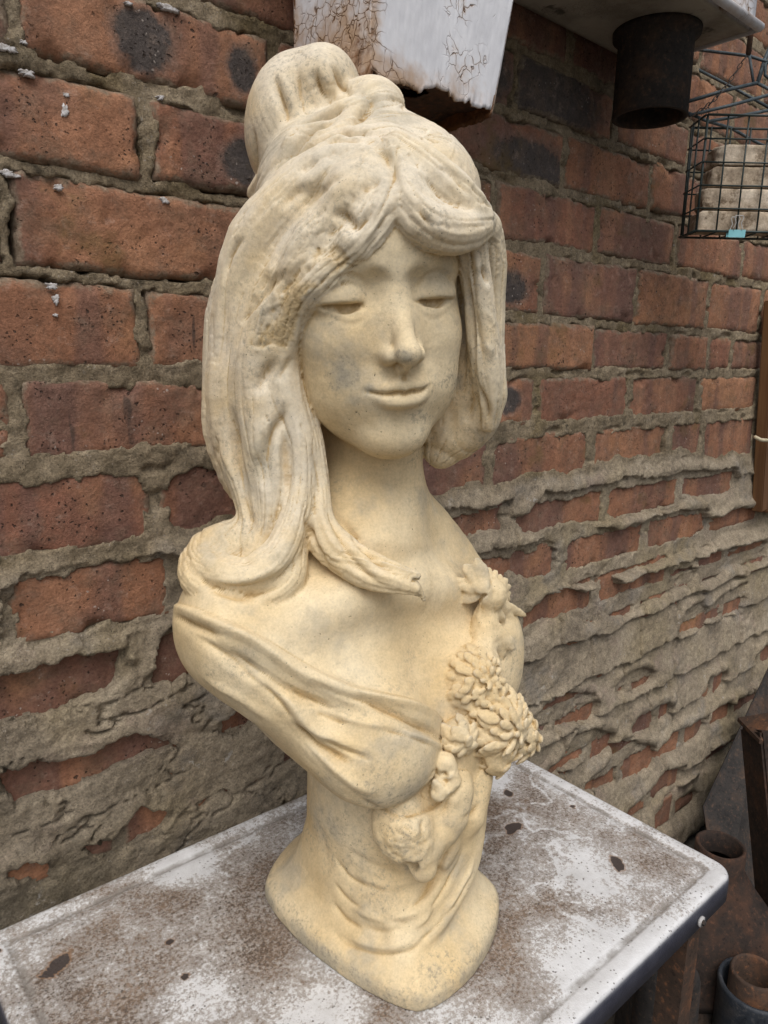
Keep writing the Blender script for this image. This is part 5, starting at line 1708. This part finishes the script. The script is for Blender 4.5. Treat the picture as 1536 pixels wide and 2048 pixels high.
# the tank itself
bm = bmesh.new()
bmesh.ops.create_cube(bm, size=1, matrix=Matrix.Translation(((0.345 + 0.992) / 2, (0.4685 + 0.6300) / 2, 0.4045 + 0.085)) @ Matrix.Diagonal((0.992 - 0.345, 0.1615, 0.17, 1)))
bmesh.ops.bevel(bm, geom=[e for e in bm.edges], offset=0.006, segments=3, affect='EDGES')
bmesh.ops.subdivide_edges(bm, edges=[e for e in bm.edges if e.calc_length() > 0.05], cuts=24, use_grid_fill=True)
tank = bm_obj('tank', bm, M_PAINT, cist, True)
tank.location = -Vector(CO_)
co_ = np.array([v.co[:] for v in tank.data.vertices])
attr(tank, 'under', sstep(0.4075, 0.4050, co_[:, 2]))
attr(tank, 'rust', 0.3 + 0.8 * sstep(0.425, 0.406, co_[:, 2]) * (fbm(co_ * 25, 3, 86) > 0.05))
# rim strip round the lower front and end edges
V, F = tube([(0.995, 0.632, 0.409), (0.995, 0.466, 0.409), (0.57, 0.466, 0.409)], 0.006, 8)
rim_ = mesh_obj('rim', np.array([v[:] for v in V]) - CO_, F, M_PAINT, cist, True)
attr(rim_, 'rust', 0.35 + 0.5 * (fbm(np.array([v[:] for v in V]) * 60, 2, 88) > 0.1)); attr(rim_, 'under', np.full(len(V), 0.15))
V, F = lathe([(0.0405, 0.005), (0.0405, 0.100), (0.0455, 0.100), (0.0530, 0.0985), (0.0525, 0.092), (0.0455, 0.090), (0.0460, 0.0), (0.0405, 0.0), (0.0405, 0.005)], 48, (0.906, 0.552, 0.3055), 0.0)
pip = mesh_obj('outlet_pipe', V - CO_, F, M_DARKIRON, cist, True)

# white splashes and droppings on the bricks
def splash(x, y, rx, ry, seed):
    c = at(x, y, 1.0); c = c * (WY - 0.0025) / c[1]
    dep = -(ROT.T @ c)[2]
    a, b = rx * dep / FPX * 1.5, ry * dep / FPX
    n = 40
    V = [(0, -0.0004, 0)]; F = []
    for r_, yy in ((0.5, -0.0005), (0.85, -0.0003), (1.0, 0.0035)):
        for k in range(n):
            t = 2 * math.pi * k / n
            w_ = 0.75 + 0.9 * float(fbm(np.array([[math.cos(t) * 2.2, math.sin(t) * 2.2, seed]]), 4, seed, 0.75)[0])
            V.append((a * r_ * w_ * math.cos(t), yy, b * r_ * w_ * math.sin(t)))
    for k in range(n):
        k2 = (k + 1) % n
        F.append((0, 1 + k2, 1 + k))
        for q in (0, 1):
            F.append((1 + q * n + k, 1 + q * n + k2, 1 + (q + 1) * n + k2, 1 + (q + 1) * n + k))
    mesh_obj('paint_splash', V, F, M_SPLASH, wall, True, tuple(c - WO))
t_ = NT('chalky_splash')
n_ = t_.noise(220, 5, 0.75)
M_SPLASH = t_.done(t_.ramp(n_, [(0.36, (0.20, 0.165, 0.135)), (0.48, (0.40, 0.38, 0.37)), (0.58, (0.60, 0.59, 0.60))]), 0.9, t_.bump(t_.noise(300, 3, 0.7), 0.5, 0.001))
for i_, (x, y, rx, ry) in enumerate([(14, 96, 16, 9), (58, 146, 13, 8), (131, 222, 7, 17), (134, 190, 6, 5), (322, 194, 5, 7), (14, 346, 16, 8), (118, 374, 8, 8), (330, 401, 8, 8),
                                    (104, 572, 9, 10), (113, 600, 5, 12), (340, 16, 18, 6), (36, 352, 8, 5), (258, 6, 8, 5), (48, 84, 6, 5), (112, 630, 4, 5)]):
    splash(x, y, rx, ry, 30 + i_)

# ------------------------------------------------------------------ wire cage with pale tiles, clip and wire rack
def mat_wire():
    t = NT('dark_green_wire')
    n = t.noise(120, 3, 0.6, t.off(9))
    return t.done(t.ramp(n, [(0.3, (0.012, 0.020, 0.019)), (0.7, (0.030, 0.046, 0.044))]), 0.45, None, None, 0.4)
M_WIRE = mat_wire()
cF = at(1392, 462, 1.0)                               # front lower left corner
cR = np.array([0.7585, -0.6519, 0.0]); cB = np.array([0.6519, 0.7585, 0.0]); cU = np.array([0, 0, 1.0])
cage = empty('wire_cage', tuple(cF))
tag(cage, 'dark green wire mesh cage holding pale tiles on the brick wall', 'wire cage')
CWd, CHt, CDp = 0.222, 0.1465, 0.052
def wire(a, b, r=0.0012):
    P = [np.array(a) * 1.0, np.array(b) * 1.0]
    V, F = tube([Vector(p) for p in P], r, 7)
    return mesh_obj('wire', np.array([v[:] for v in V]), F, M_WIRE, cage, True)
def cw(u, d, h): return cR * u + cB * d + cU * h
for i in range(9):
    u = i * 0.0277
    if u > CWd: break
    for d in (0, CDp):
        wire(cw(u, d, -0.0012 if 0 < i else 0), cw(u, d, CHt + 0.001), 0.0017 if i == 0 else 0.0012)
    wire(cw(u, 0.0015, -0.0008), cw(u, CDp - 0.0015, -0.0008))
for j in range(6):
    hh = j * CHt / 5
    for d, s in ((0, -1), (CDp, 1)):
        wire(cw(-0.001, d + s * 0.0022, hh), cw(CWd, d + s * 0.0022, hh), 0.0016 if j in (0, 5) else 0.0011)
    wire(cw(-0.0024, -0.001, hh), cw(-0.0024, CDp + 0.001, hh), 0.0015 if j in (0, 5) else 0.0011)
for d in (0.018, 0.036):
    wire(cw(-0.004, d, -0.001), cw(-0.004, d, CHt + 0.001))

def mat_tile():
    t = NT('weathered_tile')
    co = t.off(8)
    n = t.noise(24, 5, 0.65, co)
    c = t.ramp(n, [(0.3, (0.22, 0.165, 0.115)), (0.5, (0.44, 0.355, 0.265)), (0.72, (0.60, 0.52, 0.42))])
    c = t.mix(t.math('MULTIPLY', t.step(t.noise(42, 5, 0.72, co), 0.52, 0.64), 0.8), c, (0.120, 0.080, 0.046))
    c = grit(t, c, co, 400, 0.7, 1.3)
    return t.done(c, 0.9, t.bump(t.noise(110, 5, 0.7, co), 0.5, 0.002))
M_TILE = mat_tile()
def tile(h0, h1, u0, seed, label):
    bm = bmesh.new()
    bmesh.ops.create_cube(bm, size=1)
    bmesh.ops.subdivide_edges(bm, edges=bm.edges[:], cuts=14, use_grid_fill=True)
    w_, dp_, hh = CWd - 0.010 - u0, CDp - 0.014, (h1 - h0) - 0.0014
    for v in bm.verts:
        p = np.array(v.co)
        e = np.minimum(1, np.abs(p) * 2)
        q = p * np.array([w_, dp_, hh])
        ns = fbm(np.array([q * 70 + seed * 3.1]), 3, seed)[0]
        k = sstep(0.75, 1.0, np.sort(e)[1])
        q = q * (1 - 0.06 * k * (0.6 + ns)) + np.array([0.004 * ns * (abs(p[0]) > .49), 0.0016 * ns, 0.0005 * ns])
        v.co = q
    o = bm_obj('roof_tile', bm, M_TILE, None, True)
    c = cF + cw(u0 + w_ / 2, CDp / 2, (h0 + h1) / 2)
    o.location = tuple(c)
    o.rotation_euler.z = math.atan2(cR[1], cR[0])
    tag(o, label, 'tile', 'pale tiles stacked in the wire cage')
tile(0.0012, 0.0290, 0.004, 3, 'bottom tile of the pale stack in the wire cage, behind the blue clip')
tile(0.0290, 0.0580, 0.009, 5, 'pale tile second from the bottom of the stack in the wire cage')
tile(0.0580, 0.0860, 0.019, 6, 'pale tile second from the top of the stack in the wire cage')
tile(0.0860, 0.1140, 0.021, 8, 'topmost pale crusty tile of the stack in the wire cage')

# binder clip on the lower front wire
bc = cF + cw(0.0535, -0.0035, -0.003)
clip = empty('binder_clip', tuple(bc), math.atan2(cR[1], cR[0]))
tag(clip, 'light blue binder clip gripping the bottom wire of the cage', 'clip')
t_ = NT('cyan_clip_enamel')
M_CYAN = t_.done(t_.ramp(t_.noise(60, 2, 0.5), [(0.3, (0.20, 0.50, 0.56)), (0.7, (0.27, 0.60, 0.66))]), 0.35, None, None, 0.5)
bm = bmesh.new()
pr = [(-0.0042, 0.0045), (-0.0030, -0.0052), (0.0030, -0.0052), (0.0042, 0.0045), (0.0034, 0.0045), (0.0024, -0.0044), (-0.0024, -0.0044), (-0.0034, 0.0045)]
vs = [[bm.verts.new((x, a, b)) for (a, b) in pr] for x in (-0.0115, 0.0115)]
for k in range(8):
    k2 = (k + 1) % 8
    bm.faces.new((vs[0][k], vs[0][k2], vs[1][k2], vs[1][k]))
for vv in vs:
    for q in ((0, 1, 6, 7), (1, 2, 5, 6), (2, 3, 4, 5)):
        bm.faces.new([vv[i] for i in q])
bm_obj('clip_body', bm, M_CYAN, clip)
M_STEEL = rusty('bright_wire', (0.25, 0.25, 0.25), (0.42, 0.42, 0.42), (0.55, 0.52, 0.48), 0.35)
for yy, nm in ((-0.0048, 'clip_handle'), (0.0048, 'clip_handle')):
    V, F = tube([(-0.0055, yy, 0.004), (-0.0060, yy, 0.007), (-0.0035, yy * 1.1, 0.013), (-0.0062, yy * 1.1, 0.0205), (-0.0050, yy * 1.1, 0.0225), (0.0050, yy * 1.1, 0.0225), (0.0062, yy * 1.1, 0.0205), (0.0035, yy * 1.1, 0.013), (0.0060, yy, 0.007), (0.0055, yy, 0.004)], 0.0006, 6)
    mesh_obj(nm, V, F, M_STEEL, clip, True)

# wire rack that carries the cage, with a chain
M_RACK = rusty('blue_grey_wire', (0.030, 0.040, 0.046), (0.055, 0.072, 0.082), (0.12, 0.145, 0.16), 0.5)
rk0 = at(1470, 200, 1.04)
rack = empty('wire_rack', tuple(rk0))
tag(rack, 'dark wire rack of crossing rods hanging above the wire cage', 'wire rack')
def rod(pts, r):
    P = [Vector(at(*p) - rk0) for p in pts]
    V, F = tube(P, r, 8)
    mesh_obj('rod', V, F, M_RACK, rack, True)
rod([(1386, 134, 1.13), (1460, 172, 1.10), (1545, 219, 1.06)], 0.0021)
rod([(1376, 203, 1.02), (1450, 181, 1.03), (1514, 166, 1.04)], 0.0025)
rod([(1514, 166, 1.04), (1560, 190, 1.03)], 0.0022)
rod([(1378, 231, 0.99), (1460, 211, 1.0), (1545, 188, 1.01)], 0.0022)
rod([(1416, 243, 0.995), (1480, 232, 1.0), (1550, 218, 1.005)], 0.0022)
rod([(1374, 225, 0.995), (1416, 243, 1.0), (1462, 256, 1.03), (1500, 278, 1.05), (1545, 300, 1.06)], 0.0021)
rod([(1499, 112, 1.045), (1507, 166, 1.043)], 0.0020)
rod([(1545, 84, 1.04), (1530, 118, 1.04), (1515, 167, 1.04)], 0.0030)
rod([(1548, 120, 1.035), (1531, 128, 1.036), (1530, 150, 1.037), (1545, 164, 1.036)], 0.0022)
rod([(1360, 95, 1.10), (1499, 112, 1.05), (1548, 128, 1.03)], 0.0022)
ch0, ch1 = at(1492, 112, 1.03), at(1387, 230, 0.985)
chain_ = empty('hanging_chain', tuple(ch0))
tag(chain_, 'thin rusty chain of long links slung between rack and cage', 'chain')
nl = 13
dv = Vector(ch1 - ch0)
lk_mesh = None
for i in range(nl):
    f = (i + 0.5) / nl
    p = dv * f + Vector((0, 0, -0.012 * math.sin(math.pi * f)))
    L = dv.length / nl * 0.62
    if lk_mesh is None:
        pts = []
        for k in range(16):
            a = 2 * math.pi * k / 16
            pts.append((math.cos(a) * 0.0022, 0, math.sin(a) * L + 0))
        V, F = tube([Vector(q) for q in pts], 0.0007, 6, closed=True)
        o = mesh_obj('link', V, F, M_DARKIRON, chain_, True)
        lk_mesh = o.data
    else:
        o = bpy.data.objects.new('link', lk_mesh); COL.objects.link(o); o.parent = chain_
    o.location = p
    q = dv.to_track_quat('Z', 'Y')
    o.rotation_mode = 'QUATERNION'
    from mathutils import Quaternion
    o.rotation_quaternion = q @ Quaternion((0, 0, 1), math.radians(90 * (i % 2) + 20))

# rusty strap hanging at the tank's end
a0, a1 = at(1508, -60, 1.0), at(1505, 104, 1.0)
bm = bmesh.new()
bmesh.ops.create_cube(bm, size=1, matrix=Matrix.Translation(((a0 + a1) / 2)) @ Matrix.Rotation(math.atan2(cR[1], cR[0]), 4, 'Z') @ Matrix.Diagonal((0.0075, 0.003, a0[2] - a1[2], 1)))
bmesh.ops.bevel(bm, geom=bm.edges[:], offset=0.0012, segments=2, affect='EDGES')
o = bm_obj('iron_strap', bm, M_RUST, None, True)
tag(o, 'narrow rusty iron strap hanging down past the end of the cistern', 'strap')

# ------------------------------------------------------------------ old iron and timber at the right
def mat_wood():
    t = NT('stained_timber')
    co = t.off(6)
    g = t.noise(30, 5, 0.65, t.map((1, 1, 0.06), co=co))
    c = t.ramp(g, [(0.3, (0.060, 0.028, 0.014)), (0.55, (0.135, 0.066, 0.030)), (0.75, (0.24, 0.130, 0.055))])
    return t.done(c, 0.7, t.bump(g, 0.4, 0.001))
M_WOOD = mat_wood()
def beam(name, p, q, w, d, mat, parent=None, bev=0.002):
    p, q = Vector(p), Vector(q)
    L = (q - p).length
    bm = bmesh.new()
    bmesh.ops.create_cube(bm, size=1, matrix=Matrix.Diagonal((w, d, L, 1)))
    bmesh.ops.bevel(bm, geom=bm.edges[:], offset=bev, segments=2, affect='EDGES')
    o = bm_obj(name, bm, mat, parent, False)
    o.location = (p + q) / 2
    z = (q - p).normalized()
    x = Vector(cR); x = (x - z * x.dot(z)).normalized()
    y = z.cross(x)
    o.rotation_euler = Matrix((x, y, z)).transposed().to_euler()
    return o
def onwall(x, y, Y):
    c = at(x, y, 1.0)
    return c * Y / c[1]
fr0 = onwall(1524, 1012, 0.612)
frame = empty('timber_frame', tuple(fr0))
tag(frame, 'brown timber frame hanging on the wall at the right edge', 'frame')
def fbeam(nm, a, b, w):
    a, b = onwall(*a), onwall(*b)
    o = beam(nm, a - fr0, b - fr0, w, 0.022, M_WOOD, frame)
    z = Vector(b - a).normalized(); x = Vector((0, 1, 0)).cross(z).normalized() * -1; y = z.cross(x)
    o.rotation_euler = Matrix((x, y, z)).transposed().to_euler()
fbeam('stile', (1519, 1020, 0.612), (1546, 600, 0.612), 0.030)
fbeam('rail', (1527, 1012, 0.6125), (1700, 1022, 0.6125), 0.026)
fbeam('rail', (1556, 610, 0.6125), (1730, 590, 0.6125), 0.026)
fbeam('stile', (1690, 1035, 0.612), (1715, 590, 0.612), 0.030)
V, F = tube([onwall(1510, 874, .590), onwall(1522, 880, .586), onwall(1575, 884, .580)], 0.0036, 8)
t_ = NT('pale_cane')
cane = mesh_obj('cane', V, F, t_.done(t_.ramp(t_.noise(60, 3, 0.5), [(0.3, (0.42, 0.36, 0.24)), (0.7, (0.60, 0.53, 0.38))]), 0.6), None, True)
tag(cane, 'short pale cane end poking out across the brown frame', 'cane')

M_HOPPER = rusty('brown_rust', (0.014, 0.011, 0.010), (0.029, 0.020, 0.016), (0.075, 0.035, 0.020))
# leaning rusty post with a pointed top
pb, pt = at(1585, 1900, 1.0), at(1542, 1458, 1.06)
post = empty('rusty_post', tuple(pb))
tag(post, 'broad rusty brown iron post leaning at the lower right edge', 'post')
dirp = (pt - pb) / np.linalg.norm(pt - pb)
foot = pb + dirp * ((GZ0 - pb[2]) / dirp[2])
b_ = beam('shaft', foot - pb, pt - pb, 0.062, 0.062, M_HOPPER, post, 0.003)
Pz = np.array(pt - pb)
cap = []
for (sx, sy) in ((-1, -1), (1, -1), (1, 1), (-1, 1)):
    cap.append(Pz + cR * sx * 0.033 + cB * sy * 0.033)
cap.append(Pz + np.array([0, 0, 0.028]) + cR * 0.004)
cap += [Pz + cR * sx * 0.033 + cB * sy * 0.033 - np.array([0, 0, 0.006]) for (sx, sy) in ((-1, -1), (1, -1), (1, 1), (-1, 1))]
mesh_obj('post_cap', cap, [(0, 1, 4), (1, 2, 4), (2, 3, 4), (3, 0, 4), (5, 6, 1, 0), (6, 7, 2, 1), (7, 8, 3, 2), (8, 5, 0, 3), (8, 7, 6, 5)], M_RUST, post, False)

# rainwater hopper: round neck that flares into a square skirt
def loft(name, c, levels, mat, label, cat, seed=0, rot=0.0, n=48):
    V, F = [], []
    for (z, rx_, ry_, p) in levels:
        for k in range(n):
            a = 2 * math.pi * k / n
            ca, sa = math.cos(a), math.sin(a)
            m = (abs(ca) ** p + abs(sa) ** p) ** (-1 / p)
            x, y = rx_ * m * ca, ry_ * m * sa
            V.append((x * math.cos(rot) - y * math.sin(rot), x * math.sin(rot) + y * math.cos(rot), z))
    for i in range(len(levels) - 1):
        for k in range(n):
            k2 = (k + 1) % n
            F.append((i * n + k, i * n + k2, (i + 1) * n + k2, (i + 1) * n + k))
    V = np.array(V)
    V[:, :2] *= 1 + 0.03 * fbm(V * 35, 3, seed)[:, None]
    o = mesh_obj(name, V, F, mat, None, True, tuple(c))
    tag(o, label, cat)
    return o
hc_ = at(1442, 1690, 0.99)
base_z = at(1442, 1930, 0.99)[2] - hc_[2] - 0.01
loft('hopper', hc_, [(-0.03, .027, .027, 2), (0.0, .0275, .0275, 2), (0.0015, .030, .030, 2), (0.0, .0325, .0325, 2), (-0.030, .0325, .0325, 2), (-0.040, .037, .037, 2.2), (-0.060, .050, .049, 2.6), (-0.090, .072, .068, 3.4), (-0.12, .087, .078, 5),
     (base_z + 0.008, .098, .085, 7), (base_z, .102, .089, 8), (base_z - 0.010, .102, .089, 8), (base_z - 0.010, .09, .08, 8)], M_HOPPER, 'rusty iron hopper with round neck and flared square skirt beside the table', 'hopper', 3, math.radians(-38))
bz = hc_[2] + base_z - 0.0115
loft('iron_box', (hc_[0], hc_[1], GZ0), [(bz - GZ0, .002, .002, 8), (bz - GZ0, .092, .082, 8), (bz - GZ0 - .004, .095, .085, 8), (0.0, .095, .085, 8)], M_DARKIRON, 'dark rusty iron box standing under the flared hopper', 'box', 4, math.radians(-38))
pc = at(1512, 1968, 0.90)
loft('iron_pot', (pc[0], pc[1], GZ0), [(.02, .034, .034, 2), (pc[2] - GZ0 - .004, .037, .037, 2), (pc[2] - GZ0, .039, .039, 2), (pc[2] - GZ0 + .001, .042, .042, 2), (pc[2] - GZ0 - .004, .0435, .0435, 2),
     (pc[2] - GZ0 - .02, .0425, .0425, 2), (0, .041, .041, 2)], M_BLACKPAINT, 'blue black round iron pot open at the top, lower right corner', 'pot', 6)
loft('pipe_collar', (pc[0] + .004, pc[1] + .004, GZ0 + 0.001), [(.02, .023, .023, 2), (pc[2] - GZ0 + .010, .0245, .0245, 2), (pc[2] - GZ0 + .014, .0265, .0265, 2), (pc[2] - GZ0 + .010, .0290, .0290, 2), (0, .0285, .0285, 2)],
     M_RUST, 'rusty pipe collar standing inside the blue black pot', 'pipe', 8)
bp = [at(1292, 2300, 0.86), at(1300, 2000, 0.83), at(1312, 1930, 0.83), at(1338, 1912, 0.84), at(1362, 1945, 0.86), at(1366, 2010, 0.88)]
bp[0] = np.array([bp[1][0], bp[1][1], GZ0]); bp.append(np.array([bp[-1][0], bp[-1][1], GZ0]))
V, F = tube(catmull(bp, 0.01), 0.018, 20)
o = mesh_obj('pipe_bend', np.array([v[:] for v in V]), F, M_DARKIRON, None, True)
tag(o, 'dark rusty iron pipe bent over like a hook below the table edge', 'pipe')

# added dark sheet standing in for the shaded gap behind the old iron
q0, q1, q2, q3 = np.array([1.335, .560, -.86]), np.array([1.62, .575, -.64]), np.array([1.72, .42, -1.015]), np.array([1.24, .46, -1.015])
nrm_ = np.cross(q1 - q0, q3 - q0); nrm_ /= np.linalg.norm(nrm_)
V = [q0, q1, q2, q3] + [q + nrm_ * .004 for q in (q0, q1, q2, q3)]
o = mesh_obj('shade_sheet', np.array(V), [(0, 1, 2, 3), (7, 6, 5, 4), (0, 4, 5, 1), (1, 5, 6, 2), (2, 6, 7, 3), (3, 7, 4, 0)], M_DARKIRON, None, False)
tag(o, 'added dark sheet standing in for the shaded gap at the wall foot behind the hopper', 'shade sheet')
